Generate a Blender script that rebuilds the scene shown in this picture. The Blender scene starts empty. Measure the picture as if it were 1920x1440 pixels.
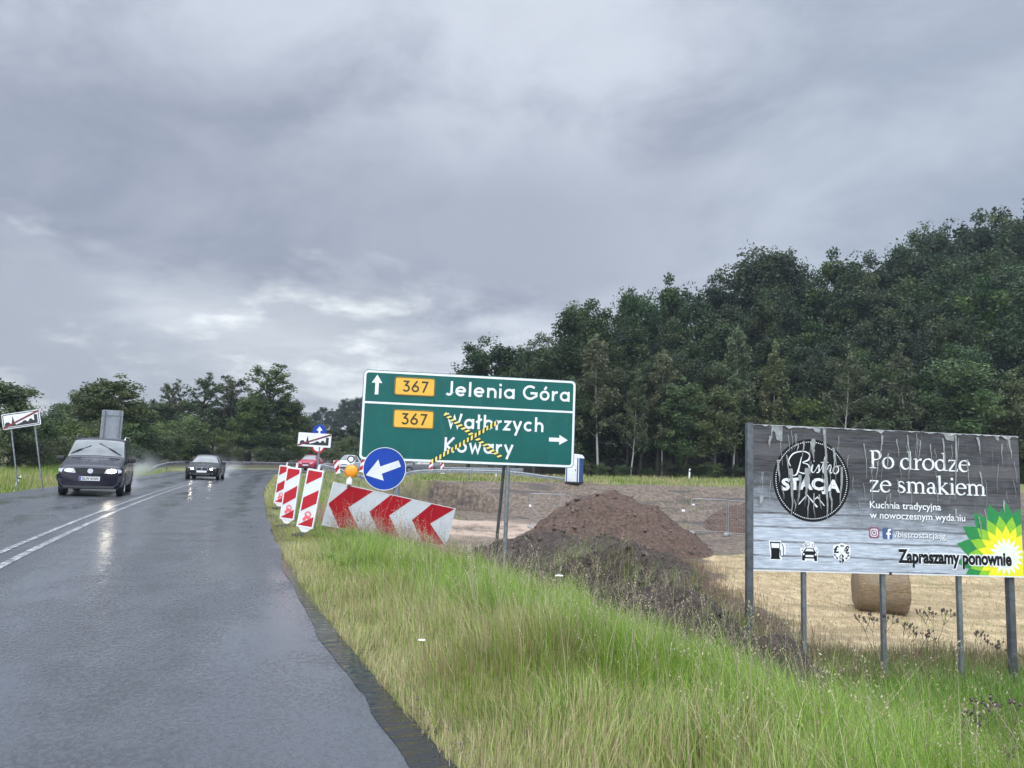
import bpy, bmesh, math, random
import numpy as np
from mathutils import Matrix, Vector, Euler

random.seed(7)
rng = np.random.default_rng(11)
scene = bpy.context.scene
COL = scene.collection
R_ = math.radians

# ------------------------------------------------------------------ camera
EYE = 1.22
F_PX, PITCH, ROLL = 1387.0, R_(6.62), R_(2.2)
cam_d = bpy.data.cameras.new("camera")
cam_d.sensor_width = 36.0
cam_d.lens = 36.0 * F_PX / 1920.0
cam_d.clip_start, cam_d.clip_end = 0.05, 3000.0
cam = bpy.data.objects.new("camera", cam_d)
COL.objects.link(cam)
_X = Vector((1, 0, 0)); _F = Vector((0, math.cos(PITCH), math.sin(PITCH))); _U = Vector((0, -math.sin(PITCH), math.cos(PITCH)))
_R2 = math.cos(ROLL) * _X + math.sin(ROLL) * _U
_U2 = -math.sin(ROLL) * _X + math.cos(ROLL) * _U
_m = Matrix.Identity(4)
for _i in range(3):
    _m[_i][0], _m[_i][1], _m[_i][2] = _R2[_i], _U2[_i], -_F[_i]
_m[2][3] = EYE
cam.matrix_world = _m
scene.camera = cam


def at(u, v, Y):
    """The place in the world, Y metres ahead, that the photograph shows at pixel (u, v)."""
    d = _F + (u - 960) / F_PX * _R2 - (v - 720) / F_PX * _U2
    return Vector((0, 0, EYE)) + d * (Y / d.y)


# ------------------------------------------------------------------ sky
SUN_EL, SUN_AZ = R_(48), R_(200)      # behind the cloud, high and behind the camera
world = bpy.data.worlds.new("World")
scene.world = world
world.use_nodes = True
NT = world.node_tree
for n in list(NT.nodes):
    NT.nodes.remove(n)


class NB:
    """small node builder"""
    def __init__(s, nt):
        s.nt = nt
    def n(s, kind, **kw):
        nd = s.nt.nodes.new(kind)
        for k, v in kw.items():
            setattr(nd, k, v)
        return nd
    def set(s, sock, v):
        if isinstance(v, bpy.types.NodeSocket):
            s.nt.links.new(v, sock)
        elif v is not None:
            if hasattr(sock, "default_value") and not isinstance(sock.default_value, float) and isinstance(v, (tuple, list)) and len(v) == 3 and len(sock.default_value) == 4:
                v = (*v, 1.0)
            sock.default_value = v
    def math(s, op, a, b=None, c=None, clamp=False):
        nd = s.n("ShaderNodeMath", operation=op, use_clamp=clamp)
        for i, v in enumerate((a, b, c)):
            if v is not None:
                s.set(nd.inputs[i], v)
        return nd.outputs[0]
    def vmath(s, op, a, b=None, sc=None):
        nd = s.n("ShaderNodeVectorMath", operation=op)
        s.set(nd.inputs[0], a)
        if b is not None:
            s.set(nd.inputs[1], b)
        if sc is not None:
            s.set(nd.inputs["Scale"], sc)
        return nd.outputs["Value"] if op in ("DOT_PRODUCT", "LENGTH", "DISTANCE") else nd.outputs[0]
    def noise(s, vec, scale=5, detail=4, rough=.55, dist=0.0, color=False):
        nd = s.n("ShaderNodeTexNoise")
        if vec is not None:
            s.set(nd.inputs["Vector"], vec)
        s.set(nd.inputs["Scale"], scale); s.set(nd.inputs["Detail"], detail); s.set(nd.inputs["Roughness"], rough); s.set(nd.inputs["Distortion"], dist)
        return nd.outputs["Color" if color else "Fac"]
    def sstep(s, v, a, b, lo=0.0, hi=1.0):
        nd = s.n("ShaderNodeMapRange", interpolation_type="SMOOTHSTEP")
        for i, q in enumerate((v, a, b, lo, hi)):
            s.set(nd.inputs[i], q)
        return nd.outputs[0]
    def lin(s, v, a, b, lo=0.0, hi=1.0):
        nd = s.n("ShaderNodeMapRange")
        for i, q in enumerate((v, a, b, lo, hi)):
            s.set(nd.inputs[i], q)
        return nd.outputs[0]
    def mix(s, f, a, b, mode="MIX"):
        nd = s.n("ShaderNodeMix", data_type="RGBA", blend_type=mode)
        s.set(nd.inputs[0], f); s.set(nd.inputs[6], a); s.set(nd.inputs[7], b)
        return nd.outputs[2]
    def sep(s, v):
        nd = s.n("ShaderNodeSeparateXYZ"); s.set(nd.inputs[0], v)
        return nd.outputs
    def comb(s, x, y, z):
        nd = s.n("ShaderNodeCombineXYZ")
        for i, q in enumerate((x, y, z)):
            s.set(nd.inputs[i], q)
        return nd.outputs[0]
    def mapping(s, v, scale=(1, 1, 1), rot=(0, 0, 0), loc=(0, 0, 0)):
        nd = s.n("ShaderNodeMapping")
        s.set(nd.inputs[0], v); nd.inputs["Scale"].default_value = scale; nd.inputs["Rotation"].default_value = rot; nd.inputs["Location"].default_value = loc
        return nd.outputs[0]
    def bump(s, h, strength=.3, dist=.01, normal=None):
        nd = s.n("ShaderNodeBump")
        s.set(nd.inputs["Height"], h); nd.inputs["Strength"].default_value = strength; nd.inputs["Distance"].default_value = dist
        if normal is not None:
            s.set(nd.inputs["Normal"], normal)
        return nd.outputs[0]


def build_sky():
    b = NB(NT)
    tc = b.n("ShaderNodeTexCoord").outputs["Generated"]
    d = b.vmath("NORMALIZE", tc)
    x, y, z = b.sep(d)
    sky = b.n("ShaderNodeTexSky", sky_type="NISHITA", sun_disc=False)
    sky.sun_elevation, sky.sun_rotation = SUN_EL, SUN_AZ
    zz = b.math("MAXIMUM", z, 0.0)
    k = b.math("DIVIDE", 1.0, b.math("ADD", zz, 0.27))
    plane = b.comb(b.math("MULTIPLY", x, k), b.math("MULTIPLY", y, k), 0.0)      # the cloud layer seen in perspective
    warp = b.noise(plane, 0.55, 3, .5, color=True)
    plane2 = b.vmath("ADD", plane, b.vmath("SCALE", b.vmath("SUBTRACT", warp, (.5, .5, .5)), sc=1.3))
    big = b.noise(b.mapping(plane2, (.62, .75, 1), loc=(3.1, 1.7, 0)), 1.1, 4, .5)
    small = b.noise(b.mapping(plane2, (1.0, 1.2, 1), loc=(7.3, 2.2, 0)), 3.2, 8, .60)
    shade = b.math("ADD", b.math("MULTIPLY", big, .62), b.math("MULTIPLY", small, .38))
    cloud_t = b.sstep(shade, .40, .60)
    cloud = b.mix(cloud_t, SKY_DARK, SKY_LIGHT)
    el = b.math("ARCSINE", z)
    az = b.math("ARCTAN2", x, y)
    # a heavier bank of cloud lies across the middle heights, thinner to the right
    soft = b.math("MULTIPLY", b.math("SUBTRACT", b.noise(b.mapping(d, (2, 2, 3)), 1.3, 5, .6), .5), .22)
    el2 = b.math("ADD", el, soft)
    band = b.math("MULTIPLY", b.sstep(el2, .17, .25), b.sstep(el2, .56, .34))
    band = b.math("MULTIPLY", band, b.sstep(az, .55, .0))
    cloud = b.mix(b.math("MULTIPLY", band, SKY_BAND), cloud, SKY_BANDC)
    cloud = b.mix(b.math("MULTIPLY", b.sstep(az, .1, .5), .45), cloud, SKY_RIGHT)
    # the torn gap of bright sky low in the north-west
    wob = b.math("MULTIPLY", b.math("SUBTRACT", b.noise(b.mapping(d, (3.2, 3.2, 6)), 1.5, 7, .62), .5), .30)
    line = b.math("ADD", b.math("SUBTRACT", el, b.math("MULTIPLY", az, GAP_SLOPE)), wob)
    gap = b.math("MULTIPLY", b.sstep(line, GAP_HI, GAP_LO), b.sstep(az, .22, -.02))
    streak = b.sstep(b.noise(b.mapping(d, (2.6, 2.6, 7.5), rot=(0, .10, 0)), 2.0, 7, .6), .46, .66)
    spot = b.math("ADD", b.math("POWER", b.math("DIVIDE", b.math("ADD", az, .30), .17), 2.0), b.math("POWER", b.math("DIVIDE", b.math("SUBTRACT", b.math("ADD", el, b.math("MULTIPLY", wob, .25)), .150), .05), 2.0))
    spot = b.math("EXPONENT", b.math("MULTIPLY", spot, -1.0))
    glow = b.math("MULTIPLY", gap, b.math("ADD", .18, b.math("MULTIPLY", streak, .52)))
    glow = b.math("ADD", glow, b.math("MULTIPLY", spot, b.math("ADD", .25, b.math("MULTIPLY", streak, .70))), clamp=True)
    cloud = b.mix(glow, cloud, SKY_GAP)
    # extra sky brightness overhead and behind the camera, unseen, added to light the ground
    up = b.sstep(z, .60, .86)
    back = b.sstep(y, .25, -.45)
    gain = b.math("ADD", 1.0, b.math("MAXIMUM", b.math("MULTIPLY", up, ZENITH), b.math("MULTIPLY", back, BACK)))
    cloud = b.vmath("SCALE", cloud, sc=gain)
    below = b.sstep(z, 0.0, -.05)
    cloud = b.mix(below, cloud, (.12, .13, .14))
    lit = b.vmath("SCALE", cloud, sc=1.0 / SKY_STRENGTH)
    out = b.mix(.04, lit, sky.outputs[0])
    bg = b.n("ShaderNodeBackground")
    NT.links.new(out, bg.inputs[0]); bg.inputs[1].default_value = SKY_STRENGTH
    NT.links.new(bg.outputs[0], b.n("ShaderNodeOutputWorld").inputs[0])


SKY_STRENGTH = 0.1
SKY_DARK, SKY_LIGHT = (.282, .318, .402), (.55, .595, .675)
SKY_BAND, SKY_BANDC = .64, (.246, .279, .358)
SKY_RIGHT = (.36, .425, .515)
SKY_GAP = (.86, .90, .92)
GAP_SLOPE, GAP_HI, GAP_LO = -.08, .245, .155
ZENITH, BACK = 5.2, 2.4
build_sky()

sun_d = bpy.data.lights.new("sun", "SUN")
sun_d.energy, sun_d.angle, sun_d.color = 1.0, R_(30), (1.0, .97, .92)
sun = bpy.data.objects.new("sun", sun_d)
COL.objects.link(sun)
_dir = Vector((math.sin(SUN_AZ) * math.cos(SUN_EL), math.cos(SUN_AZ) * math.cos(SUN_EL), math.sin(SUN_EL)))
sun.rotation_euler = _dir.to_track_quat("Z", "Y").to_euler()

scene.view_settings.view_transform = "Standard"
scene.view_settings.look = "None"
scene.view_settings.exposure = 0.38
scene.view_settings.gamma = 1.0
scene.cycles.use_denoising = True
scene.cycles.denoiser = "OPENIMAGEDENOISE"
scene.cycles.max_bounces = 8
scene.cycles.transparent_max_bounces = 8
scene.cycles.volume_bounces = 0
scene.cycles.sample_clamp_indirect = 4.0
scene.render.use_persistent_data = False

# ------------------------------------------------------------------ helpers
def tag(o, label=None, cat=None, group=None, kind=None):
    if label: o["label"] = label
    if cat: o["category"] = cat
    if group: o["group"] = group
    if kind: o["kind"] = kind
    return o


def empty(name, loc=(0, 0, 0), rz=0.0, label=None, cat=None, group=None, rot=None):
    o = bpy.data.objects.new(name, None)
    COL.objects.link(o)
    o.empty_display_size = .2
    o.location = loc
    o.rotation_euler = rot if rot is not None else (0, 0, rz)
    return tag(o, label, cat, group)


class MB:
    """collects shapes into one mesh"""
    def __init__(s):
        s.v, s.f, s.m = [], [], []
    def add(s, vs, fs, mi=0):
        o = len(s.v)
        s.v += [tuple(v) for v in vs]
        s.f += [tuple(i + o for i in f) for f in fs]
        s.m += [mi] * len(fs)
        return s
    def box(s, c, size, mi=0, M=None, bev=0.0):
        hx, hy, hz = (q / 2 for q in size)
        if bev > 0:
            bm = bmesh.new()
            bmesh.ops.create_cube(bm, size=1.0)
            for v in bm.verts:
                v.co = Vector((v.co.x * size[0], v.co.y * size[1], v.co.z * size[2]))
            bmesh.ops.bevel(bm, geom=bm.edges[:], offset=bev, segments=2, affect="EDGES", profile=.6)
            bm.verts.index_update()
            vs = [v.co.copy() for v in bm.verts]
            fs = [tuple(v.index for v in f.verts) for f in bm.faces]
            bm.free()
        else:
            vs = [Vector((x, y, z)) for x in (-hx, hx) for y in (-hy, hy) for z in (-hz, hz)]
            fs = [(0, 1, 3, 2), (4, 6, 7, 5), (0, 4, 5, 1), (2, 3, 7, 6), (0, 2, 6, 4), (1, 5, 7, 3)]
        C = Vector(c)
        vs = [(M @ v if M is not None else v) + C for v in vs]
        return s.add(vs, fs, mi)
    def tube(s, path, r, n=8, mi=0, caps=True):
        path = [Vector(p) for p in path]
        rs = r if isinstance(r, (list, tuple)) else [r] * len(path)
        vs, fs = [], []
        t0 = (path[1] - path[0]).normalized()
        ref = Vector((0, 0, 1)) if abs(t0.z) < .9 else Vector((1, 0, 0))
        a = t0.cross(ref).normalized()
        for i, p in enumerate(path):
            t = (path[min(i + 1, len(path) - 1)] - path[max(i - 1, 0)]).normalized()
            a = (a - t * a.dot(t)).normalized()
            c = t.cross(a)
            for k in range(n):
                an = 2 * math.pi * k / n
                vs.append(p + (a * math.cos(an) + c * math.sin(an)) * rs[i])
        for i in range(len(path) - 1):
            for k in range(n):
                k2 = (k + 1) % n
                fs.append((i * n + k, i * n + k2, (i + 1) * n + k2, (i + 1) * n + k))
        if caps:
            fs.append(tuple(range(n))[::-1]); fs.append(tuple(range((len(path) - 1) * n, len(path) * n)))
        return s.add(vs, fs, mi)
    def lathe(s, prof, n=24, mi=0, M=None):
        """profile of (radius, height) turned about local z"""
        vs, fs = [], []
        for r, h in prof:
            for k in range(n):
                a = 2 * math.pi * k / n
                vs.append(Vector((r * math.cos(a), r * math.sin(a), h)))
        for i in range(len(prof) - 1):
            for k in range(n):
                k2 = (k + 1) % n
                fs.append((i * n + k, i * n + k2, (i + 1) * n + k2, (i + 1) * n + k))
        fs.append(tuple(range(n))[::-1]); fs.append(tuple(range((len(prof) - 1) * n, len(prof) * n)))
        if M is not None:
            vs = [M @ v for v in vs]
        return s.add(vs, fs, mi)
    def plate(s, pts, y0, y1, mi=0):
        """flat outline in the x-z plane, with front at y0 and back at y1 (y0 < y1: the front looks to -y)"""
        n = len(pts)
        area = sum(pts[i][0] * pts[(i + 1) % n][1] - pts[(i + 1) % n][0] * pts[i][1] for i in range(n))
        if area < 0:
            pts = pts[::-1]
        vs = [(p[0], y0, p[1]) for p in pts] + [(p[0], y1, p[1]) for p in pts]
        fs = [tuple(range(n)), tuple(range(2 * n - 1, n - 1, -1))]
        fs += [(i, i + n, (i + 1) % n + n, (i + 1) % n) for i in range(n)]
        return s.add(vs, fs, mi)
    def build(s, name, mats, parent=None, smooth=None, loc=None, rot=None):
        me = bpy.data.meshes.new(name)
        me.from_pydata(s.v, [], s.f)
        mats = mats if isinstance(mats, (list, tuple)) else [mats]
        for m in mats:
            me.materials.append(m)
        if len(mats) > 1:
            me.polygons.foreach_set("material_index", s.m)
        o = bpy.data.objects.new(name, me)
        COL.objects.link(o)
        finish(me, smooth)
        if parent is not None:
            o.parent = parent
        if loc is not None: o.location = loc
        if rot is not None: o.rotation_euler = rot
        return o


def finish(me, smooth=None):
    if smooth is not None:
        me.polygons.foreach_set("use_smooth", [True] * len(me.polygons))
        me.update()
        me.set_sharp_from_angle(angle=R_(smooth))
    me.update()


def np_mesh(name, verts, quads=None, tris=None, mat=None, attrs=None, smooth=False, parent=None):
    """fast mesh from numpy arrays; attrs: {name: per-vertex array (n,) or (n,3)}"""
    me = bpy.data.meshes.new(name)
    nq = 0 if quads is None else len(quads)
    nt = 0 if tris is None else len(tris)
    me.vertices.add(len(verts)); me.vertices.foreach_set("co", np.asarray(verts, np.float32).ravel())
    loops = np.concatenate([np.asarray(a, np.int32).ravel() for a in (quads, tris) if a is not None and len(a)])
    me.loops.add(len(loops)); me.loops.foreach_set("vertex_index", loops)
    me.polygons.add(nq + nt)
    starts = np.concatenate([np.arange(nq) * 4, nq * 4 + np.arange(nt) * 3]).astype(np.int32)
    me.polygons.foreach_set("loop_start", starts)
    if smooth:
        me.polygons.foreach_set("use_smooth", np.ones(nq + nt, bool))
    for k, a in (attrs or {}).items():
        a = np.asarray(a, np.float32)
        if a.ndim == 1:
            me.attributes.new(k, "FLOAT", "POINT").data.foreach_set("value", a)
        else:
            c = np.ones((len(a), 4), np.float32); c[:, :3] = a
            me.attributes.new(k, "FLOAT_COLOR", "POINT").data.foreach_set("color", c.ravel())
    me.update(calc_edges=True)
    me.validate()
    if mat:
        me.materials.append(mat)
    o = bpy.data.objects.new(name, me)
    COL.objects.link(o)
    if parent is not None:
        o.parent = parent
    return o


def mat(name, col, rough=.5, metal=0.0, spec=.5, var=.12, scale=6.0, bump=0.0, bscale=60.0, coat=0.0, dirt=None, dirt_amt=.0, emit=None, estr=0.0, ior=1.5, trans=0.0, coords="Object"):
    m = bpy.data.materials.new(name)
    m.use_nodes = True
    b = NB(m.node_tree)
    p = m.node_tree.nodes["Principled BSDF"]
    tc = b.n("ShaderNodeTexCoord").outputs[coords]
    c = (*col, 1.0)
    if var > 0:
        nz = b.noise(tc, scale, 5, .6)
        lo = tuple(q * (1 - var) for q in col); hi = tuple(min(1, q * (1 + var)) for q in col)
        cc = b.mix(b.sstep(nz, .3, .7), lo, hi)
    else:
        cc = c
    if dirt is not None:
        dn = b.sstep(b.noise(b.mapping(tc, (1, 1, .35)), scale * 1.7, 6, .65), .56, .74)
        cc = b.mix(b.math("MULTIPLY", dn, dirt_amt), cc, dirt)
    b.set(p.inputs["Base Color"], cc)
    rn = b.lin(b.noise(tc, scale * 2.3, 4, .6), .3, .7, max(0.02, rough * .8), min(1, rough * 1.2))
    b.set(p.inputs["Roughness"], rn)
    p.inputs["Metallic"].default_value = metal
    p.inputs["Specular IOR Level"].default_value = spec
    p.inputs["IOR"].default_value = ior
    p.inputs["Coat Weight"].default_value = coat
    p.inputs["Coat Roughness"].default_value = .06
    p.inputs["Transmission Weight"].default_value = trans
    if bump > 0:
        b.set(p.inputs["Normal"], b.bump(b.noise(tc, bscale, 4, .6), bump, .01))
    if emit is not None:
        b.set(p.inputs["Emission Color"], (*emit, 1.0)); p.inputs["Emission Strength"].default_value = estr
    return m


def copy_tree(root, loc, rz=0.0, scale=1.0, label=None, group=None, name=None):
    r = root.copy()
    COL.objects.link(r)
    r.location = loc; r.rotation_euler = (0, 0, rz)
    r.scale = scale if isinstance(scale, (tuple, list)) else (scale,) * 3
    if label: r["label"] = label
    if group: r["group"] = group
    for ch in list(root.children):
        c = ch.copy(); COL.objects.link(c); c.parent = r
        for g in list(ch.children):
            e = g.copy(); COL.objects.link(e); e.parent = c
    return r
# ------------------------------------------------------------------ the road's course
def _course():
    ys = np.arange(-14.0, 56.01, 1.0)
    sl = np.interp(ys, [-15, 0, 4, 10, 20, 40, 56], [-.5, -.46, -.43, -.385, -.35, -.31, -.28])
    xs = np.concatenate([[0], np.cumsum((sl[1:] + sl[:-1]) / 2)])
    xs = xs - np.interp(8.6, ys, xs) - 5.68
    pts = [(a, c) for a, c in zip(xs, ys)]
    h = math.atan(.28)
    Rr = 14.0
    cx, cy = xs[-1] + Rr * math.cos(h), 56 + Rr * math.sin(h)
    for k in range(1, 31):
        a = math.pi - h - (math.pi / 2 - 0 + 0) * 0 - (math.pi / 2 + 0 - (-0)) * 0
        ang = (math.pi - h) + (math.pi / 2 - (math.pi - h)) * k / 30
        pts.append((cx + Rr * math.cos(ang), cy + Rr * math.sin(ang)))
    x0, y0 = pts[-1]
    for k in range(1, 40):
        pts.append((x0 + k * 5.0, y0 + .004 * (k * 5.0) ** 1.2))
    return np.array(pts)


RC = _course()
_seg = RC[1:] - RC[:-1]
_sl = np.hypot(_seg[:, 0], _seg[:, 1])
RS = np.concatenate([[0], np.cumsum(_sl)])
S_BEND = RS[70]                      # where the sharp bend starts
LANE_L = 3.85


def lane_r(s):
    return np.interp(s, [0, 22, 28, 40, 62], [2.93, 2.97, 3.12, 3.3, 3.5])


def ss(x, a, b):
    t = np.clip((np.asarray(x, float) - a) / (b - a), 0, 1)
    return t * t * (3 - 2 * t)


def road_z(s):
    return .5 * ss(s, S_BEND - 12, S_BEND + 22) + .022 * np.maximum(0, s - S_BEND - 24)


def road_frame(x, y):
    """nearest place of the road: arc length, signed offset (right positive)"""
    x = np.atleast_1d(np.asarray(x, float)); y = np.atleast_1d(np.asarray(y, float))
    best = np.full(x.shape, 1e9); s_ = np.zeros(x.shape); l_ = np.zeros(x.shape)
    for i in range(len(_seg)):
        px, py = x - RC[i, 0], y - RC[i, 1]
        dx, dy = _seg[i] / _sl[i]
        t = np.clip(px * dx + py * dy, 0, _sl[i])
        qx, qy = px - t * dx, py - t * dy
        d = np.hypot(qx, qy)
        m = d < best
        best = np.where(m, d, best)
        s_ = np.where(m, RS[i] + t, s_)
        l_ = np.where(m, np.where(px * dy - py * dx > 0, d, -d), l_)
    return s_, l_


def road_pt(s, lat):
    i = min(max(int(np.searchsorted(RS, s)) - 1, 0), len(_seg) - 1)
    t = (s - RS[i])
    d = _seg[i] / _sl[i]
    # smoothed direction
    j = min(max(i + (1 if t > _sl[i] / 2 else -1), 0), len(_seg) - 1)
    w = abs(t / _sl[i] - .5)
    dd = d * (1 - w) + _seg[j] / _sl[j] * w
    dd = dd / np.hypot(*dd)
    p = RC[i] + d * t
    return Vector((p[0] + dd[1] * lat, p[1] - dd[0] * lat, float(road_z(s)))), math.atan2(dd[1], dd[0])


# smooth value noise for heights
_NG = rng.random((256, 256))


def vn(x, y):
    xi, yi = np.floor(x).astype(int), np.floor(y).astype(int)
    fx, fy = x - xi, y - yi
    fx = fx * fx * (3 - 2 * fx); fy = fy * fy * (3 - 2 * fy)
    g = lambda a, c: _NG[a % 256, c % 256]
    return (g(xi, yi) * (1 - fx) + g(xi + 1, yi) * fx) * (1 - fy) + (g(xi, yi + 1) * (1 - fx) + g(xi + 1, yi + 1) * fx) * fy - .5


def fbm(x, y, o=4):
    r = 0; a = 1.0
    for k in range(o):
        r = r + a * vn(x * 2 ** k + 17.3 * k, y * 2 ** k + 9.1 * k); a *= .5
    return r


def ground(x, y, full=False):
    x = np.atleast_1d(np.asarray(x, float)); y = np.atleast_1d(np.asarray(y, float))
    s, l = road_frame(x, y)
    zr = road_z(s)
    far = ss(s, S_BEND - 4, S_BEND + 30)
    dr = l - lane_r(s)
    dl = -l - LANE_L
    # right of the near road: verge, ditch slope, field; right (south) of the far road: grass shelf, cut bank, pit
    near_fall = -.035 - 2.05 * ss(dr, .9, 7.6)
    far_fall = -.035 - .32 * ss(dr, 0, 9) - 2.35 * ss(dr, 11.5, 19.5)
    fall = near_fall * (1 - far) + far_fall * far
    fall = fall + .35 * ss(x, 25, 60) * ss(dr, 5, 20)
    zright = zr * (1 - ss(dr, 8, 22)) + fall
    zleft = zr - .035 - .07 * ss(dl, .3, 1.5) + .25 * ss(dl, 4, 12) * (1 - far)
    hill = far * (np.maximum(0, dl - 5) * (.06 + .26 * ss(x, -12, 45)))
    hill = np.minimum(hill, 26)
    zleft = zleft + hill
    z = np.where(l >= 0, zright, zleft)
    on = (l < lane_r(s) + .02) & (-l < LANE_L + .02)
    edge_drop = -.16 * np.clip(np.minimum(lane_r(s) - l, LANE_L + l) / .3, 0, 1)
    z = np.where(on, zr + edge_drop - .035, z)
    # field boundary (mown stubble) and bare soil
    xf = np.interp(y, [8, 13.8, 16, 22, 29, 33], [8.6, 6.2, 6.4, 6.6, 7.4, 8.8]) + fbm(x * .6, y * .6) * .9
    yfar = 31 + (x - 7.4) * 1.05 + fbm(x * .4, y * .4) * 3
    yfar = np.minimum(yfar, 47 + fbm(x * .4, y * .4) * 3)
    straw = ss(x, xf - .5, xf + .6) * (1 - ss(y, yfar - 1.5, yfar + 1)) * ss(dr, 8.2, 9.6) * ss(y + fbm(x * .7, y * .7), 13.9, 15.3) * (l > 0)
    soil_near = ss(dr, 5.6, 7.2) * (1 - far) * np.maximum(ss(y, 13, 15), (x < 4.6) * 1.0)
    soil_far = ss(dr, 10.6, 12.0) * far
    soil = np.clip((soil_near + soil_far) * (l > 0), 0, 1) * (1 - straw) * (1 - ss(x, 60, 90))
    if not full:
        bumps = .34 * fbm(x * .35, y * .35) * np.clip(soil + .2 * straw, 0, 1) + .07 * fbm(x * 1.7, y * 1.7) * np.clip(soil * 1.2 + .4 * straw, 0, 1)
        bumps = bumps + .05 * fbm(x * .8 + 40, y * .8) * ss(np.where(l > 0, dr, dl), .3, 1.5)
        return z + bumps
    bumps = .34 * fbm(x * .35, y * .35) * np.clip(soil + .2 * straw, 0, 1) + .07 * fbm(x * 1.7, y * 1.7) * np.clip(soil * 1.2 + .4 * straw, 0, 1)
    bumps = bumps + .05 * fbm(x * .8 + 40, y * .8) * ss(np.where(l > 0, dr, dl), .3, 1.5)
    return z + bumps, soil, straw, s, l, dr, dl, far


def gz(x, y):
    return float(ground(x, y)[0])


# ------------------------------------------------------------------ ground materials
def ground_material():
    m = bpy.data.materials.new("ground_cover"); m.use_nodes = True
    b = NB(m.node_tree); p = m.node_tree.nodes["Principled BSDF"]
    pos = b.n("ShaderNodeNewGeometry").outputs["Position"]
    at_ = lambda k: b.n("ShaderNodeAttribute", attribute_name=k).outputs["Fac"]
    soil, straw, wood, wet = at_("soil"), at_("straw"), at_("wood"), at_("wet")
    n1 = b.noise(pos, .7, 6, .62); n2 = b.noise(pos, 4.0, 5, .65); n3 = b.noise(pos, 22.0, 4, .6)
    grass = b.mix(b.sstep(n1, .35, .65), (.125, .155, .045), (.20, .185, .075))
    grass = b.mix(b.sstep(n3, .45, .7), grass, (.10, .085, .045))
    ss1 = b.mix(b.sstep(n2, .34, .66), (.070, .052, .040), (.180, .134, .102))
    ss1 = b.mix(b.sstep(b.noise(b.mapping(pos, (.25, .8, 1)), 1.0, 6, .6), .50, .66), ss1, (.060, .050, .044))
    ss1 = b.mix(b.math("MULTIPLY", wet, b.sstep(n1, .30, .55)), ss1, (.36, .27, .205))
    ss1 = b.mix(b.math("MULTIPLY", b.sstep(b.noise(pos, 1.6, 5, .7), .60, .72), .6), ss1, (.12, .13, .055))
    st = b.mix(b.sstep(b.noise(b.mapping(pos, (3, .9, 1), rot=(0, 0, .5)), 1.6, 6, .7), .35, .65), (.285, .205, .11), (.46, .36, .215))
    st = b.mix(b.math("MULTIPLY", b.sstep(n1, .52, .68), .7), st, (.19, .17, .075))
    st = b.mix(b.sstep(n3, .55, .75), st, (.24, .16, .075))
    row = b.noise(b.mapping(pos, (.10, 1.0, 1), rot=(0, 0, .35)), 1.1, 5, .6)
    st = b.mix(b.math("MULTIPLY", b.sstep(row, .50, .62), .65), st, (.21, .16, .085))
    wd = b.mix(n2, (.035, .04, .02), (.075, .06, .035))
    c = b.mix(b.math("MINIMUM", b.math("MULTIPLY", soil, b.lin(n2, .3, .6, .75, 1.25)), 1.0), grass, ss1)
    c = b.mix(b.sstep(b.math("ADD", straw, b.math("MULTIPLY", b.math("SUBTRACT", n2, .5), .7)), .35, .65), c, st)
    c = b.mix(wood, c, wd)
    b.set(p.inputs["Base Color"], c)
    p.inputs["Roughness"].default_value = .85
    p.inputs["Specular IOR Level"].default_value = .3
    h = b.math("ADD", b.math("MULTIPLY", n2, .7), b.math("MULTIPLY", n3, .35))
    b.set(p.inputs["Normal"], b.bump(h, .8, .12))
    return m


def asphalt_material():
    m = bpy.data.materials.new("wet_asphalt"); m.use_nodes = True
    b = NB(m.node_tree); p = m.node_tree.nodes["Principled BSDF"]
    uv = b.n("ShaderNodeUVMap", uv_map="lane").outputs[0]          # x = metres across, y = metres along
    pos = b.n("ShaderNodeNewGeometry").outputs["Position"]
    u, v, _ = b.sep(uv)
    big = b.noise(b.mapping(uv, (.55, .12, 1)), 1.0, 5, .6)
    mid = b.noise(b.mapping(uv, (.9, .5, 1)), 1.2, 9, .74, dist=.3)
    fine = b.noise(pos, 42.0, 3, .6)
    grain = b.noise(pos, 150.0, 2, .6)
    # tyre tracks hold a smooth film of water
    tr = None
    for c0 in (.85, 2.55, -.95, -2.7):
        q = b.sstep(b.math("ABSOLUTE", b.math("SUBTRACT", b.math("ADD", u, b.math("MULTIPLY", b.math("SUBTRACT", big, .5), .9)), c0)), .55, .12)
        tr = q if tr is None else b.math("MAXIMUM", tr, q)
    speck = b.sstep(b.noise(b.mapping(uv, (1, .6, 1)), 34.0, 4, .75), .42, .60)
    film = b.math("ADD", b.math("MULTIPLY", tr, .46), b.math("MULTIPLY", b.sstep(mid, .40, .60), .52))
    film = b.math("ADD", film, b.math("MULTIPLY", b.math("SUBTRACT", speck, .35), .55), clamp=True)
    dark = b.mix(fine, (.020, .021, .024), (.070, .074, .082))
    light = b.mix(grain, (.048, .053, .062), (.088, .095, .108))
    col = b.mix(film, dark, light)
    b.set(p.inputs["Base Color"], col)
    b.set(p.inputs["Roughness"], b.lin(film, 0, 1, .46, .10))
    p.inputs["IOR"].default_value = 1.5
    b.set(p.inputs["Specular IOR Level"], b.lin(film, 0, 1, .35, 1.0))
    hb = b.math("ADD", b.math("MULTIPLY", fine, .6), b.math("MULTIPLY", grain, .4))
    nd = b.n("ShaderNodeBump"); b.set(nd.inputs["Height"], hb); nd.inputs["Distance"].default_value = .007
    b.set(nd.inputs["Strength"], b.lin(film, 0, 1, 1.0, .16))
    b.set(p.inputs["Normal"], nd.outputs[0])
    return m


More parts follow.
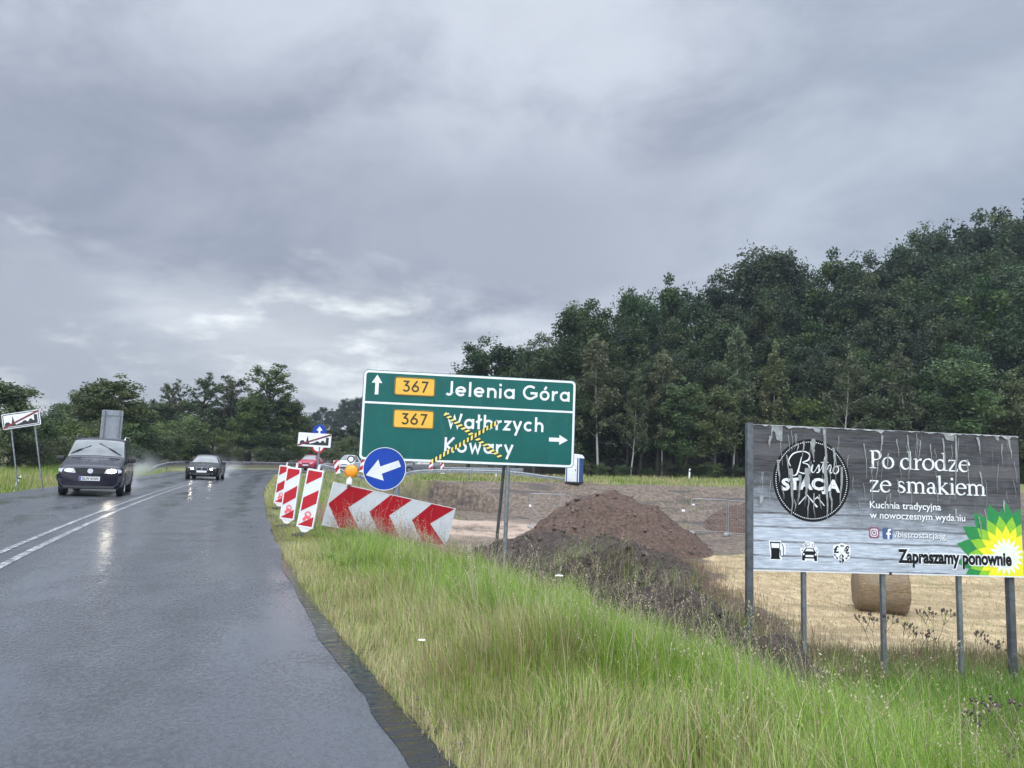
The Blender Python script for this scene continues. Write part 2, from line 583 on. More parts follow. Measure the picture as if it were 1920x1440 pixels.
def paint_line_material():
    m = bpy.data.materials.new("worn_road_paint"); m.use_nodes = True
    b = NB(m.node_tree); p = m.node_tree.nodes["Principled BSDF"]
    pos = b.n("ShaderNodeNewGeometry").outputs["Position"]
    w = b.sstep(b.noise(pos, 7, 7, .75), .42, .62)
    b.set(p.inputs["Base Color"], b.mix(w, (.11, .113, .118), (.46, .47, .475)))
    b.set(p.inputs["Roughness"], .22)
    b.set(p.inputs["Normal"], b.bump(b.noise(pos, 60, 3, .6), .3, .006))
    return m


def water_material(name="puddle_water", wave=9.0):
    m = bpy.data.materials.new(name); m.use_nodes = True
    b = NB(m.node_tree); p = m.node_tree.nodes["Principled BSDF"]
    uv = b.n("ShaderNodeUVMap", uv_map="lane").outputs[0]
    p.inputs["Base Color"].default_value = (.009, .010, .009, 1)
    p.inputs["Roughness"].default_value = .03
    p.inputs["IOR"].default_value = 1.5
    n = b.noise(b.mapping(uv, (3.0, 19.0, 1)), 1.0, 3, .5, dist=.5)
    b.set(p.inputs["Normal"], b.bump(n, .9, .012))
    return m


M = {}
M["ground"] = ground_material()
M["asphalt"] = asphalt_material()
M["line"] = paint_line_material()
M["water"] = water_material()


def build_ground():
    def axis(segs):
        out = [segs[0][0]]
        for a, c, st in segs:
            n = max(1, int(round((c - a) / st)))
            out += list(np.linspace(a, c, n + 1)[1:])
        return np.array(out)
    xs = axis([(-900, -300, 60), (-300, -90, 12), (-90, -40, 2.0), (-40, -16, .8), (-16, -6, .3), (-6, 14, .14), (14, 30, .35), (30, 70, 1.2), (70, 160, 6), (160, 300, 14), (300, 900, 60)])
    ys = axis([(-300, -20, 28), (-20, -4, 1.0), (-4, 1.5, .4), (1.5, 20, .14), (20, 40, .3), (40, 62, .4), (62, 100, 1.0), (100, 170, 5), (170, 400, 20), (400, 1500, 100)])
    X, Y = np.meshgrid(xs, ys)
    sh = X.shape
    z, soil, straw, s, l, dr, dl, far = ground(X.ravel(), Y.ravel(), True)
    wood = ss(dl, 5.5, 9) * (l < 0) * ss(s, S_BEND + 18, S_BEND + 40)
    wood = np.clip(wood + ss(dl, 5, 9) * (l < 0) * ss(Y.ravel(), 66, 74), 0, 1)
    wood = np.clip(wood + ss(dl, 4.5, 7) * (l < 0) * (1 - far) * .8, 0, 1)
    Yr, Xr = Y.ravel(), X.ravel()
    wet = ss(Yr, 34, 38) * (1 - ss(Yr, 46, 50)) * (1 - ss(Xr, 2, 9)) * soil
    V = np.stack([Xr, Yr, z], 1)
    n, mm = sh
    idx = np.arange(n * mm).reshape(n, mm)
    q = np.stack([idx[:-1, :-1], idx[:-1, 1:], idx[1:, 1:], idx[1:, :-1]], -1).reshape(-1, 4)
    o = np_mesh("ground", V, quads=q, mat=M["ground"], attrs={"soil": soil, "straw": straw, "wood": wood, "wet": wet}, smooth=True)
    tag(o, "grassy verge, bare brown soil and mown field", None, kind="structure")


def ribbon(name, s0, s1, lat0, lat1, dz, material, step=.5, nlat=2, label=None, wob=0.0):
    n = int((s1 - s0) / step) + 1
    ss_ = np.linspace(s0, s1, n)
    V, UV = [], []
    for s in ss_:
        a0 = lat0(s) if callable(lat0) else lat0
        a1 = lat1(s) if callable(lat1) else lat1
        for k in range(nlat):
            la = a0 + (a1 - a0) * k / (nlat - 1)
            if wob and k in (0, nlat - 1):
                la += wob * float(fbm(np.array([s * .7]), np.array([k * 7.0]))[0])
            p, _ = road_pt(s, la)
            V.append((p.x, p.y, p.z + dz)); UV.append((la, s))
    idx = np.arange(n * nlat).reshape(n, nlat)
    q = np.stack([idx[:-1, :-1], idx[:-1, 1:], idx[1:, 1:], idx[1:, :-1]], -1).reshape(-1, 4)
    o = np_mesh(name, np.array(V), quads=q, mat=material, smooth=True)
    uvl = o.data.uv_layers.new(name="lane")
    UV = np.array(UV, np.float32)
    li = np.zeros(len(o.data.loops), np.int32); o.data.loops.foreach_get("vertex_index", li)
    uvl.data.foreach_set("uv", UV[li].ravel())
    tag(o, label, None, kind="structure")
    return o


build_ground()
S_END = RS[-1] - 1
ribbon("road", 0, S_END, -LANE_L, lane_r, 0.0, M["asphalt"], .5, 9, "wet two lane asphalt road curving away to the right", wob=.07)
ribbon("road_marking", 0, S_BEND + 6, -.22, -.135, .006, M["line"], .6, 2, "white line along the middle of the road")
ribbon("road_marking", 0, S_BEND + 2, .06, .155, .006, M["line"], .6, 2, "white line along the middle of the road")
ribbon("road_marking", S_BEND - 2, S_END, -LANE_L + .45, -LANE_L + .60, .006, M["line"], .6, 2, "white edge line round the outside of the bend")
def _pin(s):
    y = s
    k = .85 + .7 * float(fbm(np.array([s * .8 + 3]), np.array([2.2]), 2)[0]) + .14 * float(fbm(np.array([s * 4.0]), np.array([5.2]), 3)[0])
    return lane_r(s) - max(.30, k) * .88 * np.interp(s, [13, 17.5, 19.5, 21.5, 24.5], [.26, .25, .20, .13, .04])
ribbon("puddle", 12.0, 24.5, _pin, lambda s: lane_r(s) + .03, .004, M["water"], .15, 4, "rippled rain water running along the road edge", wob=.035)


def tar_seams():
    dk = mat("tar_seam", (.016, .016, .018), rough=.3, bump=.4, bscale=90)
    for s, a, c in ((18.35, -2.6, -.35), (25.6, -3.3, .1), (26.6, -3.5, -2.4), (28.0, .9, 2.1), (26.9, 1.6, 2.4)):
        n = 24
        V, q = [], []
        for k in range(n):
            la = a + (c - a) * k / (n - 1)
            w = .012 * (.5 + rng.random()) * math.sin(math.pi * (k + .4) / n) + .004
            sw = s + .05 * float(fbm(np.array([la * 2]), np.array([s]))[0])
            for sg in (-1, 1):
                p, _ = road_pt(sw + sg * w, la)
                V.append((p.x, p.y, p.z + .004))
        q = [(2 * k, 2 * k + 2, 2 * k + 3, 2 * k + 1) for k in range(n - 1)]
        o = np_mesh("road_seam", np.array(V), quads=np.array(q), mat=dk)
        tag(o, "dark tar seam across the asphalt", None, kind="structure")


tar_seams()
# ------------------------------------------------------------------ heaps of earth
def soil_material(name, lo, hi, specks):
    m = bpy.data.materials.new(name); m.use_nodes = True
    b = NB(m.node_tree); p = m.node_tree.nodes["Principled BSDF"]
    pos = b.n("ShaderNodeNewGeometry").outputs["Position"]
    n1 = b.noise(pos, 1.1, 6, .65); n2 = b.noise(pos, 7, 6, .7); n3 = b.noise(pos, 30, 4, .65)
    c = b.mix(b.sstep(n2, .32, .68), lo, hi)
    c = b.mix(b.math("MULTIPLY", b.sstep(n1, .52, .68), .55), c, specks)
    c = b.mix(b.sstep(n3, .62, .74), c, tuple(min(1, q * 1.9) for q in hi))
    b.set(p.inputs["Base Color"], c)
    p.inputs["Roughness"].default_value = .9
    p.inputs["Specular IOR Level"].default_value = .25
    b.set(p.inputs["Normal"], b.bump(b.math("ADD", b.math("MULTIPLY", n2, .6), b.math("MULTIPLY", n3, .4)), 1.0, .10))
    return m


M["soil"] = soil_material("heap_soil", (.050, .033, .025), (.136, .087, .063), (.058, .045, .038))
M["dark_soil"] = soil_material("dark_soil", (.022, .0165, .0135), (.084, .062, .049), (.062, .052, .032))


def heap(name, x0, x1, y0, y1, step, hfun, material, label, rough=.16, base=-.25):
    xs = np.arange(x0, x1, step); ys = np.arange(y0, y1, step)
    X, Y = np.meshgrid(xs, ys); sh = X.shape
    x, y = X.ravel(), Y.ravel()
    h = hfun(x, y)
    g = ground(x, y)
    env = np.clip(h / .5, 0, 1)
    lump = np.abs(fbm(x * 1.3 + 3, y * 1.3, 5))
    z = np.where(h > -.2, g + h + env * rough * (fbm(x * .9, y * .9, 5) * 1.6 + lump * .9) + env * (.17 * fbm(x * 3.1, y * 3.1, 5) + .16 * np.maximum(0, np.abs(fbm(x * 5.3, y * 5.3, 2)) - .18)), g + h)
    keep = (h > base).reshape(sh)
    idx = np.arange(x.size).reshape(sh)
    q = np.stack([idx[:-1, :-1], idx[:-1, 1:], idx[1:, 1:], idx[1:, :-1]], -1).reshape(-1, 4)
    kq = (keep[:-1, :-1] & keep[:-1, 1:] & keep[1:, 1:] & keep[1:, :-1]).ravel()
    q = q[kq]
    used, inv = np.unique(q, return_inverse=True)
    V = np.stack([x, y, z], 1)[used]
    o = np_mesh(name, V, quads=inv.reshape(-1, 4), mat=material, smooth=True)
    tag(o, label, "earth heap")
    return o


def cone(x, y, cx, cy, rx, ry, h, p=1.25, rot=0.0):
    c, s_ = math.cos(rot), math.sin(rot)
    u = ((x - cx) * c + (y - cy) * s_) / rx; v = (-(x - cx) * s_ + (y - cy) * c) / ry
    r = np.sqrt(u * u + v * v + .015)
    return h * (1 - r ** p * 1.0) - .0


def heap_main(x, y):
    a = cone(x, y, 4.75, 34.0, 4.5, 4.6, 2.7, 1.3)
    b_ = cone(x, y, 6.1, 34.6, 3.0, 3.4, 1.95, 1.2)
    c = cone(x, y, 2.3, 29.6, 2.7, 3.6, 1.65, 1.2)
    return np.maximum(np.maximum(a, b_), c)


def heap_front(x, y):
    a = cone(x, y, 1.5, 22.0, 3.2, 4.6, 1.35, 1.3, .25)
    b_ = cone(x, y, 3.4, 24.5, 3.0, 3.4, 1.1, 1.3)
    c = cone(x, y, .4, 18.6, 2.2, 3.0, .75, 1.4, .3)
    return np.maximum(np.maximum(a, b_), c)


RIDGE = [(4.7, 8.8, .30), (3.85, 10.2, .80), (3.05, 11.9, 1.15), (2.3, 13.8, 1.4), (1.6, 15.8, 1.35), (1.1, 17.8, 1.1)]


def heap_ridge(x, y):
    best = np.full(x.shape, -9.0)
    for i in range(len(RIDGE) - 1):
        (ax, ay, ah), (bx, by, bh) = RIDGE[i], RIDGE[i + 1]
        dx, dy = bx - ax, by - ay
        t = np.clip(((x - ax) * dx + (y - ay) * dy) / (dx * dx + dy * dy), 0, 1)
        d = np.hypot(x - ax - t * dx, y - ay - t * dy)
        hh = ah + (bh - ah) * t + .3 * fbm(x * .8 + 5, y * .8)
        best = np.maximum(best, hh * (1 - (d / 1.25) ** 1.5))
    return best


heap("earth_mound", -4, 12.5, 22, 41, .14, heap_main, M["soil"], "big brown mound of dug earth in front of the pit", .17)
heap("earth_mound", -3, 7.5, 14, 30, .14, heap_front, M["dark_soil"], "low dark earth mound with weeds at the foot of the big mound", .22)
heap("earth_ridge", -2, 8, 5, 20.5, .09, heap_ridge, M["dark_soil"], "long dark ridge of turned soil running behind the verge grass to the billboard", .26)
heap("earth_mound", 13, 26, 46, 58, .22, lambda x, y: np.maximum(cone(x, y, 18.6, 52.5, 4.8, 3.2, 2.1, 1.2), cone(x, y, 22.0, 52.0, 4.0, 3.0, 1.3, 1.3)), M["soil"], "small brown mound against the far bank behind the wire fence", .2)


# ------------------------------------------------------------------ grass
def leaf_material(name="grass_blade", attr="tint", trans=.35, rough=.45, objvar=0.0):
    m = bpy.data.materials.new(name); m.use_nodes = True
    nt = m.node_tree; b = NB(nt); p = nt.nodes["Principled BSDF"]
    c = b.n("ShaderNodeAttribute", attribute_name=attr).outputs["Color"]
    if objvar > 0:
        oi = b.n("ShaderNodeObjectInfo").outputs["Random"]
        hs = b.n("ShaderNodeHueSaturation")
        b.set(hs.inputs["Hue"], b.lin(oi, 0, 1, .5 - .03, .5 + .025)); b.set(hs.inputs["Value"], b.lin(b.math("FRACT", b.math("MULTIPLY", oi, 7.3)), 0, 1, 1 - objvar, 1 + objvar))
        b.set(hs.inputs["Saturation"], b.lin(b.math("FRACT", b.math("MULTIPLY", oi, 3.7)), 0, 1, .8, 1.1))
        b.set(hs.inputs["Color"], c); c = hs.outputs[0]
    b.set(p.inputs["Base Color"], c)
    p.inputs["Roughness"].default_value = rough
    p.inputs["Specular IOR Level"].default_value = .35
    t = b.n("ShaderNodeBsdfTranslucent"); b.set(t.inputs[0], c)
    mx = b.n("ShaderNodeMixShader"); mx.inputs[0].default_value = trans
    nt.links.new(p.outputs[0], mx.inputs[1]); nt.links.new(t.outputs[0], mx.inputs[2])
    nt.links.new(mx.outputs[0], nt.nodes["Material Output"].inputs[0])
    return m


M["blade"] = leaf_material()


def blades(P, h, w, az, lean, col, droop=0.0):
    """one curved blade of three segments per row"""
    N = len(P)
    t = np.array([0, .38, .74, 1.0])
    d = np.stack([np.cos(az), np.sin(az), 0 * az], 1)
    face = az + math.pi / 2 + rng.normal(0, .5, N)
    sd = np.stack([np.cos(face), np.sin(face), 0 * face], 1)
    V = np.zeros((N, 7, 3)); k = 0
    for i, tt in enumerate(t):
        c = P + d * (lean * h * tt ** 2.2)[:, None]
        c[:, 2] = P[:, 2] + h * (tt - (.35 * lean + droop) * tt ** 3)
        ww = w * (1 - tt) ** .7 * .5
        if i < 3:
            V[:, k] = c - sd * ww[:, None]; V[:, k + 1] = c + sd * ww[:, None]; k += 2
        else:
            V[:, k] = c
    o = (np.arange(N) * 7)[:, None]
    Q = np.concatenate([o + [0, 1, 3, 2], o + [2, 3, 5, 4]])
    T = o + [4, 5, 6]
    C = np.repeat(col[:, None, :], 7, 1)
    return V.reshape(-1, 3), Q, T, C.reshape(-1, 3)


def heads(P, h, az, lean, col, n=7, size=.012, length=.13):
    """seed heads: little husks along the drooping end of a stalk"""
    N = len(P); Vs, Qs, Cs = [], [], []; o = 0
    d = np.stack([np.cos(az), np.sin(az), 0 * az], 1)
    for k in range(n):
        tt = 1 - (length / np.maximum(h, .2)) * (k / n)
        c = P + d * (lean * h * tt ** 2.2)[:, None]
        c[:, 2] = P[:, 2] + h * (tt - .35 * lean * tt ** 3)
        c = c + rng.normal(0, size * .55, (N, 3))
        a = rng.normal(0, 1, (N, 3)); a[:, 2] = np.abs(a[:, 2]) + .6
        a /= np.linalg.norm(a, axis=1)[:, None]
        bb = np.cross(a, rng.normal(0, 1, (N, 3))); bb /= np.linalg.norm(bb, axis=1)[:, None] + 1e-9
        V = np.stack([c - a * size, c + bb * size * .38, c + a * size, c - bb * size * .38], 1)
        Vs.append(V.reshape(-1, 3)); Qs.append((np.arange(N) * 4)[:, None] + np.arange(4) + o); o += 4 * N
        Cs.append(np.repeat(col, 4, 0))
    return np.concatenate(Vs), np.concatenate(Qs), np.concatenate(Cs)


def grass_object(name, packs, label):
    V, Q, T, C = [], [], [], []; o = 0
    for pk in packs:
        v, q, t, c = pk
        V.append(v); C.append(c); Q.append(q + o)
        if t is not None: T.append(t + o)
        o += len(v)
    ob = np_mesh(name, np.concatenate(V), quads=np.concatenate(Q), tris=np.concatenate(T) if T else None, mat=M["blade"], attrs={"tint": np.concatenate(C)})
    tag(ob, label, "grass", kind="stuff")
    return ob


GREEN = np.array([(.130, .235, .022), (.175, .290, .032), (.215, .325, .042), (.105, .195, .026), (.255, .335, .060)])
DRY = np.array([(.36, .32, .145), (.42, .37, .18), (.29, .225, .12), (.48, .42, .23), (.27, .245, .10)])
SEED = np.array([(.44, .40, .24), (.52, .47, .30), (.38, .31, .20), (.42, .33, .25)])


def pick(tbl, n, var=.18):
    c = tbl[rng.integers(0, len(tbl), n)]
    return np.clip(c * (1 + rng.normal(0, var, (n, 1))), .01, .9)


def verge_points(n, s0, s1, d0, d1, pw=1.0):
    s = s0 + (s1 - s0) * rng.random(n) ** pw
    d = d0 + (d1 - d0) * rng.random(n)
    i = np.clip(np.searchsorted(RS, s) - 1, 0, len(_seg) - 1)
    t = s - RS[i]
    dr = _seg[i] / _sl[i][:, None]
    lat = lane_r(s) + d
    x = RC[i, 0] + dr[:, 0] * t + dr[:, 1] * lat; y = RC[i, 1] + dr[:, 1] * t - dr[:, 0] * lat
    return x, y, s, d


def verge_grass():
    packs = []
    for n, s0, s1, d0, d1, wf, hf in ((52000, 15.5, 21, .02, 6.2, 1.0, 1.0), (56000, 21, 30, .02, 7.0, 1.3, 1.0), (40000, 30, 44, .02, 7.0, 2.0, 1.0), (24000, 44, 76, .02, 6.5, 3.2, 1.0), (16000, 15, 30, 4.8, 9.5, 1.25, 1.0), (26000, 15, 22, .0, 1.7, .9, .9), (16000, 22, 32, .0, 1.3, 1.2, .9)):
        x, y, s, d = verge_points(n, s0, s1, d0, d1)
        patch = fbm(x * .55, y * .55, 4)
        patch2 = fbm(x * 1.8 + 9, y * 1.8, 3)
        ridge_h = heap_ridge(x, y)
        keep = rng.random(n) < np.clip(1.15 - 3.0 * np.clip(ridge_h - .06, 0, 1) - .95 * ss(d, 5.0, 6.6) * ss(y, 10.5, 12.5) - .9 * ss(d, 9.0, 11.5), .015, 1)
        keep &= ~((heap_front(x, y) > .05))
        keep &= ~((heap_main(x, y) > .0))
        x, y, s, d, patch, patch2, ridge_h = (q[keep] for q in (x, y, s, d, patch, patch2, ridge_h)); n = len(x)
        z = ground(x, y) + np.maximum(0, ridge_h) * .9
        fresh = ss(d, 4.2, 6.0) * (1 - ss(y, 13, 16))
        dry = np.clip((1 - .8 * fresh) * (.82 - ss(d + patch * 1.4, .1, 1.45) * .86 + .38 * np.clip(patch, -.4, .6) + .05), .03, .90)
        isdry = rng.random(n) < dry
        col = np.where(isdry[:, None], pick(DRY, n), pick(GREEN, n))
        clump = fbm(x * 2.6 + 31, y * 2.6, 3)
        h = (.14 + .18 * ss(d, .1, 1.5) + .10 * ss(d, 1.5, 4)) * (1 + .75 * clump + .35 * patch2) * rng.uniform(.55, 1.25, n) * hf
        h = h * (1 + .35 * fresh)
        h = h * (1 - .45 * ss(s, 24.5, 27) * (1 - ss(s, 34, 37)) * (1 - ss(d, 3.4, 4.2)))
        h = np.clip(h * np.where(rng.random(n) < .12, 1.35, 1), .05, .95)
        w = rng.uniform(.0035, .0068, n) * wf * np.where(isdry, .75, 1)
        az = 2.6 + 6.5 * fbm(x * .9 + 7, y * .9, 2) + rng.normal(0, .75, n)
        lean = np.clip(rng.gamma(2.0, .16, n) * (1 + 1.3 * np.clip(fbm(x * 1.1 + 50, y * 1.1, 2), 0, 1)) + .25 * np.clip(clump, 0, 1), .02, 1.3)
        P = np.stack([x, y, z - .01], 1)
        packs.append(blades(P, h, w, az, lean, col))
        # tall seed stalks
        k = rng.random(n) < (.024 if wf < 1.5 else .03) * ss(d, .5, 1.6)
        P2 = P[k]; m_ = len(P2)
        h2 = np.clip(rng.normal(.60, .15, m_), .28, .95); l2 = np.clip(rng.gamma(2, .22, m_), .05, 1.3); a2 = rng.normal(2.2, 1.3, m_)
        c2 = pick(SEED, m_)
        packs.append(blades(P2, h2, np.full(m_, .0032) * wf, a2, l2, c2 * .8))
        v, q, c = heads(P2, h2, a2, l2, c2 * .85, n=8, size=.008 * min(wf, 2), length=.17)
        packs.append((v, q, None, c))
    # broad leaved weeds among the blades
    x, y, s, d = verge_points(3000, 15.5, 34, .5, 7.5)
    x = x + .05 * rng.normal(0, 1, len(x)); k = (fbm(x * 1.5 + 20, y * 1.5) > .05) & (heap_ridge(x, y) < .1); x, y = x[k], y[k]
    x = np.repeat(x, 5) + rng.normal(0, .03, 5 * len(x)); y = np.repeat(y, 5) + rng.normal(0, .03, len(x)); n = len(x)
    P = np.stack([x, y, ground(x, y) + .02], 1)
    packs.append(blades(P, rng.uniform(.10, .24, n), rng.uniform(.010, .020, n), rng.uniform(0, 6.28, n), rng.uniform(.3, 1.3, n), pick(GREEN, n) * np.array([.50, .58, .62])))
    # reddish feathery grass in front of the arrow board
    x, y, s, d = verge_points(2600, 27.5, 31.5, .9, 3.4)
    z = ground(x, y); n = len(x)
    P = np.stack([x, y, z], 1); h = rng.uniform(.22, .50, n); az = rng.normal(2.4, 1.2, n); ln = rng.gamma(2, .13, n)
    pk = np.clip(np.array([(.36, .24, .18)]) * (1 + rng.normal(0, .2, (n, 1))), .05, .8)
    packs.append(blades(P, h, np.full(n, .004), az, ln, pk))
    v, q, c = heads(P, h, az, ln, pk, n=8, size=.013, length=.18); packs.append((v, q, None, c))
    grass_object("grass", packs, "long green and straw coloured grass along the right verge")


def left_grass():
    n = 26000
    s = 28 + 48 * rng.random(n); d = .05 + 6.5 * rng.random(n) ** 1.2
    i = np.clip(np.searchsorted(RS, s) - 1, 0, len(_seg) - 1); t = s - RS[i]; dr = _seg[i] / _sl[i][:, None]
    lat = -(LANE_L + d)
    x = RC[i, 0] + dr[:, 0] * t + dr[:, 1] * lat; y = RC[i, 1] + dr[:, 1] * t - dr[:, 0] * lat
    z = ground(x, y); patch = fbm(x * .5, y * .5)
    isdry = rng.random(n) < np.clip(.55 + patch * .8 - .1 * d, .1, .9)
    col = np.where(isdry[:, None], pick(DRY, n), pick(GREEN, n) * .9)
    h = (.14 + .42 * ss(d, .2, 2.0)) * rng.uniform(.6, 1.3, n)
    P = np.stack([x, y, z], 1)
    grass_object("grass", [blades(P, h, rng.uniform(.012, .022, n), rng.uniform(0, 6.28, n), rng.gamma(2, .16, n), col)], "rough yellowish grass along the left side of the road")


def far_grass():
    n = 22000
    y = rng.uniform(56.5, 74, n); x = rng.uniform(-16, 34, n)
    s, l = road_frame(x, y); dr = l - lane_r(s)
    k = ((dr > .4) & (dr < 11.8)) | ((-l - LANE_L > .4) & (-l - LANE_L < 6))
    x, y = x[k], y[k]; n = len(x); z = ground(x, y)
    patch = fbm(x * .3, y * .3)
    isdry = rng.random(n) < np.clip(.5 + patch, .15, .85)
    col = np.where(isdry[:, None], pick(DRY, n), pick(GREEN, n) * .85)
    P = np.stack([x, y, z], 1)
    packs = [blades(P, rng.uniform(.15, .42, n), rng.uniform(.03, .05, n), rng.uniform(0, 6.28, n), rng.gamma(2, .18, n), col)]
    # tufts on the cut bank and the pit edge
    n = 2600
    x = rng.uniform(-14, 30, n); y = rng.uniform(47, 58, n); k = fbm(x * .25 + 4, y * .25) > .12
    x, y = x[k], y[k]; n = len(x); P = np.stack([x, y, ground(x, y)], 1)
    packs.append(blades(P, rng.uniform(.12, .4, n), rng.uniform(.03, .05, n), rng.uniform(0, 6.28, n), rng.gamma(2, .2, n), pick(GREEN, n) * .8))
    grass_object("grass", packs, "grass shelf between the guard rail and the pit")


def field_grass():
    n = 52000
    x = rng.uniform(5.5, 26, n); y = 8.5 + 28 * rng.random(n) ** 1.3
    _, soil, straw, s, l, dr, dl, far = ground(x, y, True)
    k = (straw > .35) & (x < 4 + y * .75)
    x, y = x[k], y[k]; n = len(x); P = np.stack([x, y, ground(x, y)], 1)
    patch = fbm(x * .6, y * .6)
    g = rng.random(n) < np.clip(.12 + .6 * patch, .02, .6)
    straw_c = np.array([(.37, .275, .145), (.44, .34, .20), (.30, .215, .11), (.25, .175, .09), (.48, .39, .245)])
    col = np.where(g[:, None], pick(GREEN, n) * 1.1, pick(straw_c, n))
    packs = [blades(P, rng.uniform(.05, .17, n), rng.uniform(.006, .013, n), rng.uniform(0, 6.28, n), rng.uniform(.3, 1.6, n), col)]
    # dead brown grass between the bare soil and the field
    n = 30000
    y = 12.5 + 17 * rng.random(n) ** 1.5; x = np.interp(y, [8, 13.8, 16, 22, 29, 33], [8.2, 5.9, 6.0, 6.2, 7.0, 8.4]) + rng.normal(-1.3, .85, n)
    k = (heap_main(x, y) < 0) & (heap_ridge(x, y) < .25)
    x, y = x[k], y[k]; n = len(x); P = np.stack([x, y, ground(x, y)], 1)
    br = np.array([(.16, .105, .072), (.19, .13, .088), (.125, .082, .055), (.22, .16, .105)])
    packs.append(blades(P, rng.uniform(.15, .42, n), rng.uniform(.006, .011, n), rng.uniform(0, 6.28, n), rng.gamma(2, .2, n), pick(br, n)))
    grass_object("stubble", packs, "pale mown straw and brown dead grass on the field")


def lush_grass():
    n = 62000
    x = rng.uniform(3.6, 13.0, n); y = 7.0 + 8.6 * rng.random(n)
    s, l = road_frame(x, y); dr = l - lane_r(s)
    k = (dr > 4.6) & (x < y * .72 + 1.2) & (heap_ridge(x, y) < .06) & (y < 14.9 + .7 * fbm(x, y)) & ((x > 4.6) | (y < 11))
    x, y = x[k], y[k]; n = len(x)
    P = np.stack([x, y, ground(x, y)], 1)
    patch = fbm(x * .7, y * .7)
    br = np.array([(.22, .16, .09), (.17, .12, .075), (.27, .21, .12)])
    isb = rng.random(n) < np.clip(.10 + .8 * ss(y, 12.6, 14.8) + .4 * patch, .03, .8)
    col = np.where(isb[:, None], pick(br, n), pick(GREEN, n) * np.array([.72, .86, .9]))
    h = rng.uniform(.16, .42, n) * (1 + .5 * patch)
    packs = [blades(P, h, rng.uniform(.006, .011, n), rng.uniform(0, 6.28, n), rng.gamma(2, .2, n), col)]
    kk = rng.random(n) < .02
    m_ = int(kk.sum()); h2 = rng.uniform(.45, .8, m_); a2 = rng.uniform(0, 6.28, m_); l2 = rng.gamma(2.2, .3, m_); c2 = pick(SEED, m_) * .8
    packs.append(blades(P[kk], h2, np.full(m_, .004), a2, l2, c2))
    v, q, c = heads(P[kk], h2, a2, l2, c2, n=8, size=.010, length=.2); packs.append((v, q, None, c))
    grass_object("grass", packs, "lush green grass round the legs of the billboard")


def ridge_weeds():
    n = 2800
    t = rng.random(n) * (len(RIDGE) - 1.01); i = t.astype(int); f = t - i
    A = np.array(RIDGE)
    x = A[i, 0] * (1 - f) + A[i + 1, 0] * f + rng.normal(-.25, .55, n); y = A[i, 1] * (1 - f) + A[i + 1, 1] * f + rng.normal(-.1, .5, n)
    k = fbm(x * 1.1, y * 1.1 + 3) > -.02
    x, y = x[k], y[k]; n = len(x)
    P = np.stack([x, y, ground(x, y) + np.maximum(0, heap_ridge(x, y))], 1)
    dryk = rng.random(n) < .62
    col = np.where(dryk[:, None], pick(SEED, n) * .75, pick(GREEN, n) * .8)
    h = rng.uniform(.18, .62, n); az = rng.normal(.3, 1.2, n); ln = rng.gamma(4, .27, n)
    packs = [blades(P, h, np.full(n, .005), az, np.clip(ln, 0, 1.8), col)]
    kk = rng.random(n) < .25
    v, q, c = heads(P[kk], h[kk], az[kk], np.clip(ln[kk], 0, 1.6), col[kk], n=6, size=.011, length=.14); packs.append((v, q, None, c))
    n = 900
    x = rng.normal(1.3, 2.0, n); y = rng.normal(21.5, 3.0, n)
    hh = np.maximum(heap_front(x, y), heap_main(x, y)); k = (hh > .05) & (fbm(x * .9 + 2, y * .9) > .16)
    x, y, hh = x[k], y[k], hh[k]; n = len(x)
    P = np.stack([x, y, ground(x, y) + hh], 1)
    packs.append(blades(P, rng.uniform(.15, .55, n), np.full(n, .010), rng.uniform(0, 6.28, n), np.clip(rng.gamma(2, .4, n), 0, 1.6), np.where((rng.random(n) < .6)[:, None], pick(GREEN, n) * .8, pick(SEED, n) * .7)))
    grass_object("weeds", packs, "drooping weeds and seed grass growing over the soil ridge")


verge_grass(); left_grass(); far_grass(); field_grass(); lush_grass(); ridge_weeds()


# a few things that stand out of the grass
def yarrow():
    wm = mat("yarrow_white", (.72, .72, .66), rough=.7); sm = mat("yarrow_stem", (.10, .14, .05), rough=.6)
    root = empty("yarrow_flower")
    st = MB(); st.tube([(0, 0, 0), (.01, 0, .25), (.015, .01, .45)], .004, 5); st.build("stem", sm, root)
    hd = MB()
    for k in range(36):
        a = 2.4 * k; r = .006 * math.sqrt(k) * 1.25
        hd.lathe([(.004, 0), (.0085, .004), (.006, .009)], 6, M=Matrix.Translation((.015 + r * math.cos(a), .01 + r * math.sin(a), .45 - r * r * 2)))
    hd.build("flower_head", wm, root)
    spots = [(790, 1255, 4.9, "white yarrow flower low in the dry grass near the puddle"), (1052, 1080, 9.6, "white yarrow flower at the grass edge in front of the soil ridge"),
             (1012, 1140, 8.2, "white yarrow flower in green grass left of the soil ridge"), (1266, 1217, 7.0, "white yarrow flower in the grass before the left billboard post")]
    for i, (u, v, Y, lb) in enumerate(spots):
        p = at(u, v, Y); g = gz(p.x, p.y); h = max(.15, p.z - g)
        r = root if i == 0 else copy_tree(root, (0, 0, 0))
        r.location = (p.x - .015, p.y, g); r.rotation_euler = (0, 0, i * 1.3); sc = (.5, 1.1, .9, .9)[i]
        r.scale = (sc, sc, h / .45)
        tag(r, lb, "flower", "white yarrow flowers in the verge")


